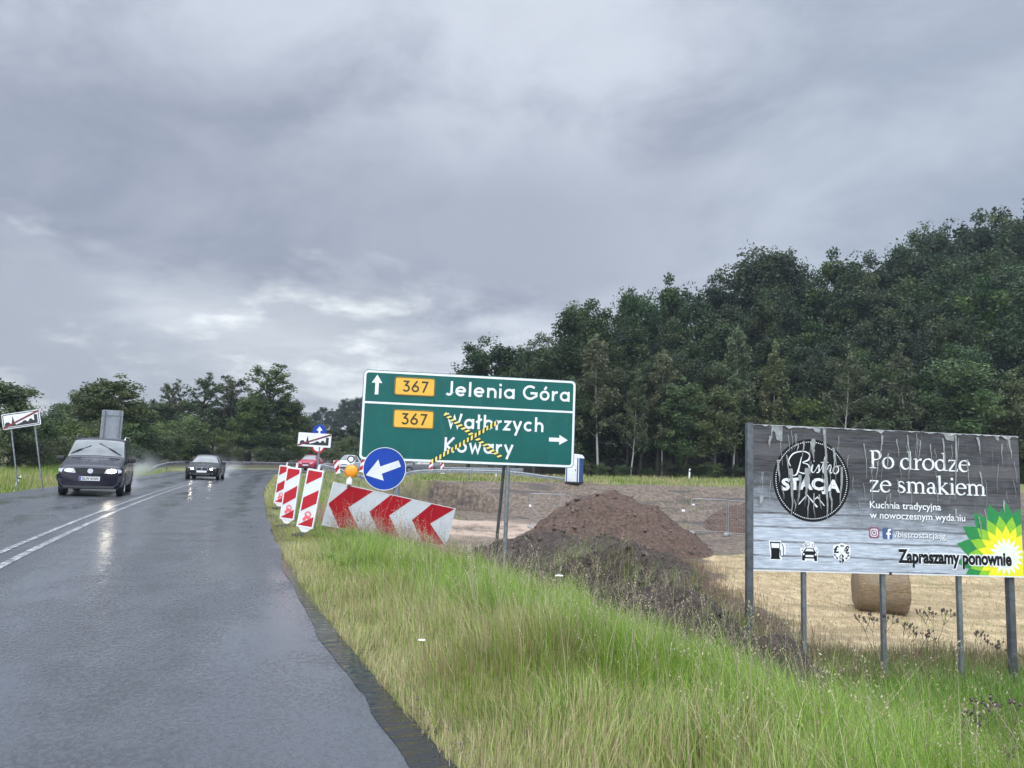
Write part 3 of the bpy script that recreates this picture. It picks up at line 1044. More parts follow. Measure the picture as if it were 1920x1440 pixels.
def thistles():
    dm = mat("thistle_head", (.07, .05, .045), rough=.8); sm = mat("thistle_stem", (.10, .085, .05), rough=.8)
    protos = []
    for sd in range(3):
        rr = random.Random(sd + 3)
        root = empty("thistle"); st = MB(); hd = MB()
        def branch(p, d, ln, depth):
            q = p + d * ln
            st.tube([p, (p + q) / 2 + Vector((rr.uniform(-.01, .01), 0, 0)), q], [.004, .0032, .0022], 5)
            if depth == 0 or ln < .07:
                hd.lathe([(.003, -.004), (.012, .004), (.013, .014), (.007, .024), (.014, .033)], 8, M=Matrix.Translation(q) @ d.to_track_quat("Z", "Y").to_matrix().to_4x4())
                return
            for k in range(rr.randint(2, 3)):
                nd = (d + Vector((rr.uniform(-.8, .8), rr.uniform(-.8, .8), rr.uniform(0, .5)))).normalized()
                branch(q, nd, ln * rr.uniform(.4, .62), depth - 1)
        branch(Vector((0, 0, 0)), Vector((rr.uniform(-.1, .1), 0, 1)).normalized(), .5, 3)
        st.build("stem", sm, root); hd.build("seed_heads", dm, root)["kind"] = "stuff"
        protos.append(root)
    spots = [(1645, 1150, 11.8, "tall thin weed stem just left of the middle billboard post"), (1688, 1165, 12.6, "dark seed head weed right of the middle billboard post"),
             (1722, 1170, 12.8, "bushy dark seed head weed between the middle and fourth billboard posts"), (1757, 1140, 13.0, "tallest dry branching weed left of the fourth billboard post"),
             (1822, 1180, 12.4, "dry weed stem standing right of the fourth billboard post"), (1851, 1190, 12.2, "dry weed stem with one dark head between the last two posts"),
             (1882, 1310, 7.6, "dark thistle at the right edge below the last billboard post"), (1795, 1325, 7.4, "dark thistle low in green grass at the lower right"), (1870, 1385, 6.6, "dark thistle nearest the lower right corner")]
    for i, (u, v, Y, lb) in enumerate(spots):
        p = at(u, v, Y); g = gz(p.x, p.y)
        r = protos[i] if i < 3 else copy_tree(protos[i % 3], (0, 0, 0))
        r.location = (p.x, p.y, g); r.rotation_euler = (0, 0, i * 2.1)
        h = max(.4, p.z - g); r.scale = (h / .95 * .9, h / .95 * .9, h / .95)
        tag(r, lb, "weed", "dry dark weeds around the billboard")


def clods():
    Vs, Ts, Cs = [], [], []; o0 = 0
    o = np.array([(1, 0, 0), (-1, 0, 0), (0, 1, 0), (0, -1, 0), (0, 0, .8), (0, 0, -.8)])
    f = np.array([(0, 2, 4), (2, 1, 4), (1, 3, 4), (3, 0, 4), (2, 0, 5), (1, 2, 5), (3, 1, 5), (0, 3, 5)])
    for ob in [q for q in scene.objects if q.name.startswith(("earth_mound", "earth_ridge"))]:
        co = np.zeros(len(ob.data.vertices) * 3); ob.data.vertices.foreach_get("co", co); co = co.reshape(-1, 3)
        far_ = co[:, 1].mean() > 25
        n = min(900, len(co) // 4)
        P = co[rng.integers(0, len(co), n)] + rng.normal(0, .03, (n, 3))
        r = ((.03 if far_ else .016) + (.11 if far_ else .07) * rng.random(n) ** 4)[:, None, None]
        V = P[:, None, :] + (o[None] + rng.normal(0, .32, (n, 6, 3))) * r
        g = rng.uniform(.5, 1.5, n); base = np.array([(.085, .058, .045)]) if far_ else np.array([(.06, .045, .036)])
        Vs.append(V.reshape(-1, 3)); Ts.append(((np.arange(n) * 6)[:, None, None] + f[None]).reshape(-1, 3) + o0); o0 += 6 * n
        Cs.append(np.repeat(base * g[:, None], 6, 0))
    ob = np_mesh("clods", np.concatenate(Vs), tris=np.concatenate(Ts), mat=M["stone"], attrs={"tint": np.concatenate(Cs)})
    tag(ob, "loose clods and stones lying on the earth heaps", "clods", kind="stuff")


def gravel():
    n = 5200
    x, y, s, d = verge_points(n, 15.5, 36, -.06, .20)
    P = np.stack([x, y, ground(x, y) + .012 * rng.random(n)], 1)
    P[:, 2] = np.maximum(P[:, 2], -.012)
    r = (.003 + .009 * rng.random(n) ** 3)[:, None, None]
    o = np.array([(1, 0, 0), (-1, 0, 0), (0, 1, 0), (0, -1, 0), (0, 0, .7), (0, 0, -.7)])
    V = P[:, None, :] + (o[None] + rng.normal(0, .28, (n, 6, 3))) * r
    f = np.array([(0, 2, 4), (2, 1, 4), (1, 3, 4), (3, 0, 4), (2, 0, 5), (1, 2, 5), (3, 1, 5), (0, 3, 5)])
    T = (np.arange(n) * 6)[:, None, None] + f[None]
    g = rng.uniform(.03, .14, n); col = np.stack([g * 1.05, g, g * .92], 1)
    ob = np_mesh("gravel", V.reshape(-1, 3), tris=T.reshape(-1, 3), mat=M["stone"], attrs={"tint": np.repeat(col, 6, 0)})
    tag(ob, "loose wet grit and small stones along the asphalt edge", "gravel", kind="stuff")


M["stone"] = leaf_material("grit", "tint", .0, .5)
gravel(); clods()
yarrow(); thistles()
# ------------------------------------------------------------------ lettering
def arc(cx, cy, r, a0, a1, n=16, ry=None):
    ry = r if ry is None else ry
    return [(cx + r * math.cos(R_(a0 + (a1 - a0) * k / n)), cy + ry * math.sin(R_(a0 + (a1 - a0) * k / n))) for k in range(n + 1)]


LIFT = 0.0004


def stroke(mb, pts, w, depth, mi=0, closed=False):
    """a flat ribbon of given width(s) along pts, lying in the x-z plane at y = -depth"""
    n = len(pts)
    ws = w if isinstance(w, (list, tuple)) else [w] * n
    vs = []
    for i in range(n):
        a = pts[i - 1] if i > 0 else (pts[-2] if closed else None)
        c = pts[i + 1] if i < n - 1 else (pts[1] if closed else None)
        p = pts[i]
        def nrm(u, v):
            dx, dy = v[0] - u[0], v[1] - u[1]; L = math.hypot(dx, dy) or 1e-9
            return (-dy / L, dx / L)
        n1 = nrm(a, p) if a else None; n2 = nrm(p, c) if c else None
        if n1 and n2:
            bx, by = n1[0] + n2[0], n1[1] + n2[1]; L = math.hypot(bx, by)
            if L < .3:
                bx, by, k = n1[0], n1[1], 1.0
            else:
                bx, by = bx / L, by / L; k = 1 / max(.45, bx * n1[0] + by * n1[1])
        else:
            bx, by = n1 or n2; k = 1.0
        h = ws[i] / 2 * k
        vs += [(p[0] + bx * h, -depth, p[1] + by * h), (p[0] - bx * h, -depth, p[1] - by * h)]
    fs = [(2 * i, 2 * i + 1, 2 * i + 3, 2 * i + 2) for i in range(n - 1)]
    mb.add(vs, fs, mi)


def flat(mb, pts, depth, mi=0):
    n = len(pts)
    area = sum(pts[i][0] * pts[(i + 1) % n][1] - pts[(i + 1) % n][0] * pts[i][1] for i in range(n))
    pts = pts if area > 0 else pts[::-1]
    mb.add([(p[0], -depth, p[1]) for p in pts], [tuple(range(n))], mi)


def ring(cx, cy, r):
    return arc(cx, cy, r, 0, 360, 28)


X_ = .68   # x-height of the road sign alphabet, in capitals
Wd = .155
_r = X_ / 2 - Wd / 2


def sign_glyph(ch):
    """(strokes, advance) of the round road-sign letters, capital height 1"""
    h = X_ / 2; w = 2 * h
    low, hi = Wd / 2, X_ - Wd / 2
    bowl = ring(h, h, _r)
    stemR = [(w - Wd / 2, 0), (w - Wd / 2, X_)]
    st = [(Wd / 2, 0), (Wd / 2, X_)]
    arch = [(Wd / 2, .33)] + arc(.30, X_ - .30, .225, 180, 0, 12, .30 - Wd / 2) + [(.525, 0)]
    T = {
        "a": ([bowl, stemR], w), "o": ([bowl], w), "e": ([arc(h, h, _r, 0, 318, 26), [(low + .02, h), (w - low + .01, h)]], w),
        "l": ([[(Wd / 2, 0), (Wd / 2, 1)]], Wd), "i": ([st, [(Wd / 2, X_ + .14), (Wd / 2, X_ + .31)]], Wd),
        "n": ([st, arch], .525 + Wd / 2), "r": ([st, [(Wd / 2, .36), (.17, .53), (.28, .60), (.40, .605)]], .40),
        "J": ([[(.36, 1), (.36, .25)] + arc(.20, .25, .16, 0, -150, 12, .17)], .44),
        "G": ([arc(.5, .5, .42, 48, 318, 30) + [(.5 + .42, .24)], [(.52, .46), (.5 + .42 + .01, .46), (.92, .22)]], 1.0),
        "ó": ([bowl, [(h - .02, X_ + .07), (h + .12, X_ + .27)]], w),
        "W": ([[(.05, 1), (.30, .06), (.52, .80), (.74, .06), (.99, 1)]], 1.04),
        "w": ([[(.05, X_), (.22, .05), (.40, .55), (.58, .05), (.75, X_)]], .80),
        "ł": ([[(.16, 0), (.16, 1)], [(-.02, .46), (.36, .70)]], .34),
        "b": ([bowl, [(Wd / 2, 0), (Wd / 2, 1)]], w), "h": ([[(Wd / 2, 0), (Wd / 2, 1)], arch], .525 + Wd / 2),
        "z": ([[(.03, hi), (.42, hi), (.06, low), (.47, low)]], .48), "y": ([[(.05, X_), (.29, .10)], [(.56, X_), (.18, -.32)]], .60),
        "c": ([arc(h, h, _r, 48, 312, 22)], .62), "K": ([[(Wd / 2, 0), (Wd / 2, 1)], [(.62, 1), (.13, .46), (.64, 0)]], .66),
        "3": ([[(.06, .92), (.46, .92), (.25, .58)] + arc(.29, .32, .235, 90, -150, 18, .25)], .56),
        "6": ([ring(.32, .31, .235), [(.46, 1.0), (.26, .70), (.10, .40)]], .62), "7": ([[(.04, .92), (.50, .92), (.18, 0)]], .54),
        " ": ([], .30),
    }
    return T[ch]


def sign_text(mb, text, x, z, cap, depth, mi=0, width=None, gap=.15):
    adv = sum(sign_glyph(c)[1] + gap for c in text) - gap
    sx = cap if width is None else width / adv
    k = 0
    for c in text:
        strokes, a = sign_glyph(c)
        for s in strokes:
            stroke(mb, [(x + p[0] * sx, z + p[1] * cap) for p in s], Wd * cap, depth + (k % 7) * LIFT, mi)
            k += 1
        x += (a + gap) * sx


def font_text(mb, text, x, z, width, height, depth, mi=0, bold=0.0, curve=0.0, shear=0.0, lift=0.0):
    """text in Blender's own built-in font, fitted to a width and a capital height"""
    cd = bpy.data.curves.new("lettering", "FONT"); cd.body = text; cd.size = 1.0; cd.offset = bold; cd.shear = shear
    cd.resolution_u = 3
    o = bpy.data.objects.new("lettering", cd); COL.objects.link(o)
    dg = bpy.context.evaluated_depsgraph_get()
    me = bpy.data.meshes.new_from_object(o.evaluated_get(dg))
    vs = [v.co.copy() for v in me.vertices]; fs = [tuple(f.vertices) for f in me.polygons]
    bpy.data.objects.remove(o); bpy.data.meshes.remove(me); bpy.data.curves.remove(cd)
    x0 = min(v.x for v in vs); x1 = max(v.x for v in vs)
    sx = width / (x1 - x0); sz = height / .70
    out = []
    for v in vs:
        px = (v.x - x0) * sx; pz = v.y * sz
        if curve:
            t = (px / width - .5) * 2
            pz += curve * (t * t)
        out.append((x + px, -(depth + lift), z + pz))
    mb.add(out, fs, mi)


def disc(mb, cx, cz, r, depth, mi=0, n=40):
    flat(mb, arc(cx, cz, r, 0, 360 - 360 / n, n - 1), depth, mi)


def rrect(x0, z0, x1, z1, r, n=5):
    out = []
    for cx, cz, a in ((x1 - r, z1 - r, 0), (x0 + r, z1 - r, 90), (x0 + r, z0 + r, 180), (x1 - r, z0 + r, 270)):
        out += arc(cx, cz, r, a, a + 90, n)
    return out


def frame_ring(mb, outer, inner, depth, mi=0):
    n = len(outer)
    vs = [(p[0], -depth, p[1]) for p in outer] + [(p[0], -depth, p[1]) for p in inner]
    mb.add(vs, [(i, (i + 1) % n, (i + 1) % n + n, i + n) for i in range(n)], mi)


# ------------------------------------------------------------------ signs
M["green"] = mat("sign_green", (.001, .092, .078), rough=.42, spec=.3, var=.10, scale=2, dirt=(.025, .135, .115), dirt_amt=.55)
M["white"] = mat("sign_white", (.72, .73, .75), rough=.35, var=.05, dirt=(.55, .55, .54), dirt_amt=.5)
M["sheet_white"] = mat("reflective_white", (.62, .63, .65), rough=.4, var=.06, scale=3, dirt=(.42, .42, .40), dirt_amt=.5)
M["red"] = mat("reflective_red", (.40, .008, .018), rough=.45, spec=.3, var=.08, scale=3, dirt=(.30, .03, .03), dirt_amt=.4)
M["blue"] = mat("sign_blue", (.002, .040, .30), rough=.4, spec=.3, var=.10, scale=3, dirt=(.02, .09, .36), dirt_amt=.35)
M["amber_plate"] = mat("route_yellow", (.72, .40, .035), rough=.35, var=.04)
M["black"] = mat("sign_black", (.012, .011, .010), rough=.4, var=.1)
M["brown_black"] = mat("numeral_black", (.03, .017, .006), rough=.4, var=.05)
M["steel"] = mat("galvanised_post", (.20, .215, .23), rough=.42, metal=.55, var=.2, scale=9, bump=.2, bscale=40)
M["steel_dark"] = mat("old_post", (.075, .082, .09), rough=.55, metal=.2, var=.35, scale=7, dirt=(.16, .14, .11), dirt_amt=.5, bump=.3, bscale=50)
M["alu_back"] = mat("sign_back_grey", (.23, .245, .27), rough=.5, metal=.3, var=.12, scale=4)
M["plastic_white"] = mat("white_plastic", (.70, .70, .70), rough=.45, var=.06, dirt=(.4, .38, .34), dirt_amt=.45)
M["rubber"] = mat("black_rubber", (.018, .018, .018), rough=.7, var=.2, bump=.3)
M["pink"] = mat("pink_print", (.72, .10, .12), rough=.4, var=.08)
M["skyline"] = mat("town_black", (.015, .014, .016), rough=.4, var=.1)
M["tape_y"] = mat("tape_yellow", (.72, .62, .12), rough=.35, var=.08)
M["tape_k"] = mat("tape_black", (.015, .015, .013), rough=.3, var=.1)


def green_sign():
    o = Vector((-3.116, 15.4, 1.308)); rz = R_(7.5)
    ca, sa = math.cos(rz), math.sin(rz)
    px, py = o.x, o.y
    base = gz(px + 2.3 * ca, py + 2.3 * sa)
    root = empty("direction_sign", (px, py, base), rz, "big green direction sign with two destinations and yellow 367 route plates", "road sign")
    Z = o.z - base
    W, H = 4.55, 1.892
    P = lambda pts: [(x, z + Z) for x, z in pts]
    mb = MB(); mb.plate(P(rrect(0, 0, W, H, .10)), 0, .03); panel = mb.build("panel", M["green"], root)
    mb = MB()
    frame_ring(mb, P(rrect(.012, .012, W - .012, H - .012, .09)), P(rrect(.058, .058, W - .058, H - .058, .06)), .003)
    stroke(mb, P([(.05, 1.203), (W - .05, 1.203)]), .042, .0036)
    mb.build("border", M["white"], panel)
    mb = MB()
    sign_text(mb, "Jelenia", 1.73, 1.425 + Z, .315, .003, width=1.48)
    mb.build("lettering", M["white"], panel); mb = MB()
    sign_text(mb, "Góra", 3.385, 1.425 + Z, .315, .003, width=1.03)
    mb.build("lettering", M["white"], panel)
    mb = MB(); sign_text(mb, "Wałbrzych", 1.78, .742 + Z, .312, .003, width=2.08); mb.build("lettering", M["white"], panel)
    mb = MB(); sign_text(mb, "Kowary", 1.758, .232 + Z, .312, .003, width=1.46); mb.build("lettering", M["white"], panel)
    mb = MB()
    flat(mb, P([(.252, 1.375), (.325, 1.375), (.325, 1.62), (.395, 1.62), (.285, 1.79), (.175, 1.62), (.252, 1.62)]), .003)
    mb.build("arrow", M["white"], panel)
    mb = MB()
    flat(mb, P([(3.99, .55), (4.215, .55), (4.215, .485), (4.40, .592), (4.215, .70), (4.215, .635), (3.99, .635)]), .003)
    mb.build("arrow", M["white"], panel)
    for x0, z0 in ((.655, 1.385), (.665, .697)):
        mb = MB(); mb.plate(P(rrect(x0, z0, x0 + .845, z0 + .385, .05)), -.014, -.001); pl = mb.build("route_plate", M["amber_plate"], root)
        mb = MB(); sign_text(mb, "367", x0 + .165, z0 + .075 + Z, .24, .0148, width=.53)
        frame_ring(mb, P(rrect(x0 + .004, z0 + .004, x0 + .841, z0 + .381, .047)), P(rrect(x0 + .018, z0 + .018, x0 + .827, z0 + .367, .037)), .0148)
        mb.build("numerals", M["brown_black"], pl)
    for x in (.83, 3.14):
        g = gz(px + x * ca, py + x * sa) - base
        mb = MB(); mb.tube([(x, .09, g - .3), (x, .09, Z + H - .05)], .044, 14); mb.build("post", M["steel"], root, 60)
    mb = MB(); mb.tube([(3.06, .14, Z + .05), (2.97, .75, gz(px + 2.95 * ca - .75 * sa, py + 2.95 * sa + .75 * ca) - base - .2)], .035, 10); mb.build("brace", M["steel_dark"], root, 60)
    # the strips of tape stuck across the lower half
    def tape(p0, p1, depth, label):
        L = math.hypot(p1[0] - p0[0], p1[1] - p0[1]); ux, uz = (p1[0] - p0[0]) / L, (p1[1] - p0[1]) / L
        nx, nz = -uz, ux
        mb = MB(); n = int(L / .092); hw = .04; sl = .05
        def q(t, s_): return (p0[0] + ux * t + nx * s_, p0[1] + uz * t + nz * s_ + Z)
        step = L / n
        for k in range(n):
            a, c = k * step, (k + 1) * step
            mid = a + step * .5
            for t0, t1, mi in ((a, mid, 0), (mid, c, 1)):
                wob = .004 * math.sin(k * 2.3)
                l0, l1 = max(0, t0 - sl / 2), min(L, t1 - sl / 2); u0, u1 = max(0, t0 + sl / 2 if k or mi else 0), min(L, t1 + sl / 2)
                flat(mb, [q(l0, -hw + wob), q(l1, -hw + wob), q(u1, hw + wob), q(u0, hw + wob)], depth, mi)
        t = empty("hazard_tape", (px, py, base), rz, label, "tape", "crossing strips of hazard tape on the green sign")
        mb.build("tape_strip", [M["tape_y"], M["tape_k"]], t)
    tape((1.73, 1.04), (2.99, .15), .0075, "yellow and black tape strip falling from upper left to lower right")
    tape((1.50, .01), (2.87, .92), .0105, "yellow and black tape strip rising from lower left to upper right")


def arrow_board():
    """the tilted board of red chevrons; local frame leans with the verge"""
    o = Vector((-3.186, 13.0, .144)); e = Vector((.739, .651, -.173)).normalized(); z = Vector((.196, .038, .98)); z = (z - e * z.dot(e)).normalized(); y = z.cross(e)
    root = empty("chevron_board", (0, 0, 0), 0, "leaning white board with three red chevrons pointing to the road", "barrier board")
    m = Matrix.Identity(4)
    for i in range(3):
        m[i][0], m[i][1], m[i][2], m[i][3] = e[i], y[i], z[i], o[i]
    root.matrix_world = m
    W, H = 2.73, .765
    mb = MB(); mb.plate([(0, 0), (W, 0), (W, H), (0, H)], 0, .028); panel = mb.build("panel", M["sheet_white"], root)
    h = H / 2
    for x in (-.03, .84, 1.79):
        pts = [(x, h), (x + .36, H - .004), (x + .85 if x < 1 else x + .93, H - .004), (x + .43, h), (x + .80 if x < 1 else x + .92, .004), (x + .36, .004)]
        pts = [(min(max(p[0], .004), W - .004), p[1]) for p in pts]
        mb = MB(); flat(mb, pts, .002); mb.build("chevron", M["red"], panel)
    mb = MB(); frame_ring(mb, [(0, 0), (W, 0), (W, H), (0, H)], [(.012, .012), (W - .012, .012), (W - .012, H - .012), (.012, H - .012)], .0032); mb.build("edge", M["plastic_white"], panel)
    for x in (.52, 2.05):
        wp = m @ Vector((x, .05, 0)); g = gz(wp.x, wp.y)
        L = (wp.z - g + .25)
        mb = MB(); mb.tube([(x, .06, H * .8), (x, .06, -.02), (x - .19 * L, .06, -L)], .03, 8); mb.build("post", M["steel_dark"], root, 60)
    # the amber lamp clamped on the top edge
    lp = m @ Vector((.30, .02, H))
    lr = empty("warning_lamp", lp, R_(6), "round amber warning lamp on a white box clamped to the chevron board", "lamp")
    lr.rotation_euler = (0, R_(5), R_(8))
    mb = MB(); mb.box((0, 0, -.02), (.075, .07, .06), bev=.008); mb.build("clamp", mat("clamp_brown", (.12, .03, .02), rough=.6), lr, 40)
    mb = MB(); mb.box((.005, 0, .06), (.095, .085, .10), bev=.012); mb.tube([(.005, 0, .10), (.01, 0, .15)], .03, 10); mb.build("battery_box", M["plastic_white"], lr, 40)
    Mx = Matrix.Translation((.015, 0, .245)) @ Matrix.Rotation(R_(90), 4, "X")
    am = mat("amber_lens", (.72, .26, .012), rough=.25, var=.05, bump=.5, bscale=120, emit=(1.0, .38, .02), estr=.12)
    mb = MB(); mb.lathe([(.02, .055), (.07, .05), (.092, .036), (.108, .012), (.112, -.01), (.1, -.03), (.06, -.045), (.02, -.05)], 28, M=Mx); mb.build("lens", am, lr, 50)
    mb = MB(); mb.lathe([(.112, .012), (.121, .008), (.121, -.008), (.112, -.012)], 28, M=Mx); mb.build("lens_ring", mat("amber_dark", (.45, .15, .01), rough=.4), lr, 50)


def round_sign():
    c = at(721, 879, 13.9); g = gz(c.x + .22, c.y + .1)
    root = empty("round_sign", (c.x, c.y, g), R_(4), "large round blue sign with white arrow, in front of the green sign", "road sign")
    z = c.z - g; r = .395
    Mx = Matrix.Translation((0, 0, z)) @ Matrix.Rotation(R_(90), 4, "X")
    mb = MB(); mb.lathe([(r - .004, .012), (r, .008), (r, -.012), (r - .02, -.016)], 56, M=Mx); panel = mb.build("panel", M["blue"], root, 40)
    mb = MB(); mb.lathe([(r - .006, .0135), (r + .004, .0125), (r + .006, -.01), (r - .004, -.014)], 56, M=Mx)
    frame = MB(); frame_ring(frame, arc(0, z, r + .004, 0, 357, 59), arc(0, z, r - .008, 0, 357, 59), .0145); frame.build("rim", M["sheet_white"], panel)
    # white arrow, about 22 degrees below level
    a = R_(21)
    def q(u, v): return (u * math.cos(a) - v * math.sin(a), z + u * math.sin(a) + v * math.cos(a))
    mb = MB(); flat(mb, [q(-.36, .0), q(-.08, -.205), q(-.075, -.07), q(.30, -.06), q(.295, .065), q(-.06, .065), q(-.055, .20)], .0148); mb.build("arrow", M["sheet_white"], panel)
    mb = MB(); mb.tube([(.20, .06, -.3), (.205, .06, z + .1)], .028, 10); mb.tube([(.02, .035, z + .0), (.205, .06, z + .0)], .016, 6); mb.build("post", M["steel"], root, 60)


def marker_board(label, u_bl, v_bl, u_br, v_br, Y, yaw, lean, first=None):
    bl, br = at(u_bl, v_bl, Y), at(u_br, v_br, Y)
    c = (bl + br) / 2
    g = gz(c.x, c.y)
    if first is not None:
        r = copy_tree(first, (c.x, c.y, g), label=label)
    else:
        r = empty("marker_board", (c.x, c.y, g), 0, label, "barrier board", "red and white marker boards along the verge")
        W, H, z0 = .285, .99, .155
        mb = MB(); mb.plate(rrect(-W / 2, z0, W / 2, z0 + H, .012, 3), 0, .045); panel = mb.build("panel", M["sheet_white"], r)
        inx, izb, izt = W / 2 - .022, z0 + .03, z0 + H - .03
        sl = .165 / .24
        def clip(pts):
            def cut(poly, f):
                out = []
                for i in range(len(poly)):
                    A, B = poly[i - 1], poly[i]; fa, fb = f(A), f(B)
                    if (fa >= 0) != (fb >= 0):
                        t = fa / (fa - fb); out.append((A[0] + (B[0] - A[0]) * t, A[1] + (B[1] - A[1]) * t))
                    if fb >= 0: out.append(B)
                return out
            for f in (lambda p: p[1] - izb, lambda p: izt - p[1]):
                pts = cut(pts, f)
            return pts
        k = 0
        for zc in (izt - .045, izt - .50, izt - .955):
            pts = clip([(-inx, zc - .115 - inx * sl), (inx, zc - .115 + inx * sl), (inx, zc + .115 + inx * sl), (-inx, zc + .115 - inx * sl)])
            if len(pts) > 2:
                mb = MB(); flat(mb, pts, .002); mb.build("stripe", M["red"], panel)
        mb = MB(); frame_ring(mb, rrect(-W / 2, z0, W / 2, z0 + H, .012, 3), rrect(-W / 2 + .02, z0 + .026, W / 2 - .02, z0 + H - .026, .006, 3), .004); mb.build("frame", M["plastic_white"], panel)
        mb = MB(); stroke(mb, arc(.015, z0 + .225, .045, -100, 215, 14), .022, .005); stroke(mb, [(-.05, z0 + .12), (0, z0 + .19), (.06, z0 + .16)], .05, .0055); mb.build("hand_print", M["pink"], panel)
        mb = MB(); mb.plate([(-.12, z0), (.12, z0), (.035, z0 - .075), (-.035, z0 - .075)], .006, .04); mb.build("foot_piece", M["plastic_white"], r)
        mb = MB(); mb.box((0, .022, .005), (.27, .40, .08), bev=.02); mb.build("base", M["rubber"], r, 40)
        mb = MB(); mb.tube([(.04, .022, z0 + H - .02), (.045, .022, z0 + H + .09)], .021, 10); mb.build("lamp_peg", M["plastic_white"], r, 50)
    r.rotation_euler = (R_(0), lean, yaw)
    return r


def town_silhouette(mb, W, H, depth):
    s = lambda p: [(x * W, z * H) for x, z in p]
    flat(mb, s([(.06, .14), (.06, .34), (.10, .44), (.17, .44), (.21, .34), (.22, .30), (.24, .30), (.285, .82), (.33, .30), (.36, .22), (.36, .14)]), depth)
    flat(mb, s([(.36, .14), (.36, .22), (.52, .33), (.56, .42), (.62, .42), (.66, .33), (.68, .33), (.72, .48), (.78, .48), (.81, .36), (.84, .36), (.84, .72), (.93, .72), (.93, .14)]), depth + .0003)


def town_sign(label, o, rz, W, H, posts, tilt=0.0, dark_rim=True):
    g = gz(o.x + W / 2 * math.cos(rz), o.y + W / 2 * math.sin(rz))
    root = empty("town_sign", (o.x, o.y, g), 0, label, "road sign")
    root.rotation_euler = (0, -tilt, rz)
    Z = o.z - g
    off = lambda mb: None
    mb = MB(); mb.plate([(x, z + Z) for x, z in rrect(0, 0, W, H, .03, 3)], 0, .02); panel = mb.build("panel", M["white"], root)
    pic = MB(); town_silhouette(pic, W, H, .003); pic.v = [(x, y, z + Z) for x, y, z in pic.v]; pic.build("town_outline", M["skyline"], panel)
    if dark_rim:
        mb = MB(); frame_ring(mb, [(x, z + Z) for x, z in rrect(.025, .025, W - .025, H - .025, .03, 3)], [(x, z + Z) for x, z in rrect(.05, .05, W - .05, H - .05, .02, 3)], .0034); mb.build("border", M["skyline"], panel)
    mb = MB(); stroke(mb, [(.015, Z + .04), (W - .015, Z + H - .03)], .062, .005); mb.build("red_bar", mat("town_bar_red", (.15, .02, .025), rough=.4), panel)
    for x in posts:
        mb = MB(); mb.tube([(x, .045, -.4), (x, .045, Z + H * .9)], .026, 8); mb.build("post", M["steel"], root, 60)
    return root


def blue_and_round_pole():
    c = at(599, 809, 40.0); g = gz(c.x, c.y)
    root = empty("sign_pole", (c.x, c.y, g), 0, "pole behind the white town sign with blue arrow disc above a red rimmed disc", "road sign")
    z = c.z - g
    mb = MB(); mb.tube([(0, .05, -.3), (0, .05, z + .3)], .035, 10); mb.build("post", M["steel"], root, 60)
    Mx = Matrix.Translation((0, 0, z)) @ Matrix.Rotation(R_(90), 4, "X")
    mb = MB(); mb.lathe([(.37, .01), (.375, -.01)], 36, M=Mx); d = mb.build("blue_disc", M["blue"], root, 40)
    mb = MB(); flat(mb, [(-.055, z - .25), (.055, z - .25), (.055, z + .05), (.17, z + .05), (0, z + .27), (-.17, z + .05), (-.055, z + .05)], .014); mb.build("arrow", M["white"], d)
    z2 = z - .80
    Mx = Matrix.Translation((0, 0, z2)) @ Matrix.Rotation(R_(90), 4, "X")
    mb = MB(); mb.lathe([(.37, .01), (.375, -.01)], 36, M=Mx); d = mb.build("red_disc", M["red"], root, 40)
    mb = MB(); disc(mb, 0, z2, .27, .014); mb.build("white_field", M["white"], d)


def blank_sign():
    c = at(212, 769, 36.0); g = gz(c.x, c.y + .2)
    root = empty("blank_sign", (c.x, c.y, g), R_(22), "plain grey back of a tall sign beyond the dark minivan", "road sign")
    z = c.z - g
    mb = MB(); mb.plate(rrect(-.46, z - 1.75, .46, z, .04, 3), 0, .03); p = mb.build("panel", M["alu_back"], root)
    for zz in (z - .25, z - 1.4):
        mb = MB(); mb.box((0, -.02, zz), (.90, .03, .05)); mb.build("rail", M["steel"], p)
    for x in (-.33, .33):
        mb = MB(); mb.tube([(x, -.06, -.3), (x, -.06, z - .02)], .035, 8); mb.build("post", M["steel"], root, 60)


green_sign(); arrow_board(); round_sign()
_b = marker_board("nearest and largest leaning red and white marker board beside the chevron board", 554, 990, 583, 994, 12.7, R_(-4), R_(7.5))
marker_board("middle red and white marker board, partly in front of the farthest one", 524, 968, 549, 970, 14.3, R_(-8), R_(4.5), _b)
marker_board("farthest of the red and white marker boards, half hidden behind the middle one", 513, 932, 533, 934, 19.6, R_(-2), R_(5), _b)
town_sign("upright town end sign in front of a small blue disc, by the marker boards", at(556, 836, 27.0), R_(9), 1.17, .50, (.78,), R_(-1.0), False)
town_sign("leaning town end sign on two thin posts at the left edge", at(11, 804, 24.0) + Vector((.36, 0, 0)), R_(10), 1.12, .50, (.22, .92), R_(12))
blue_and_round_pole(); blank_sign()


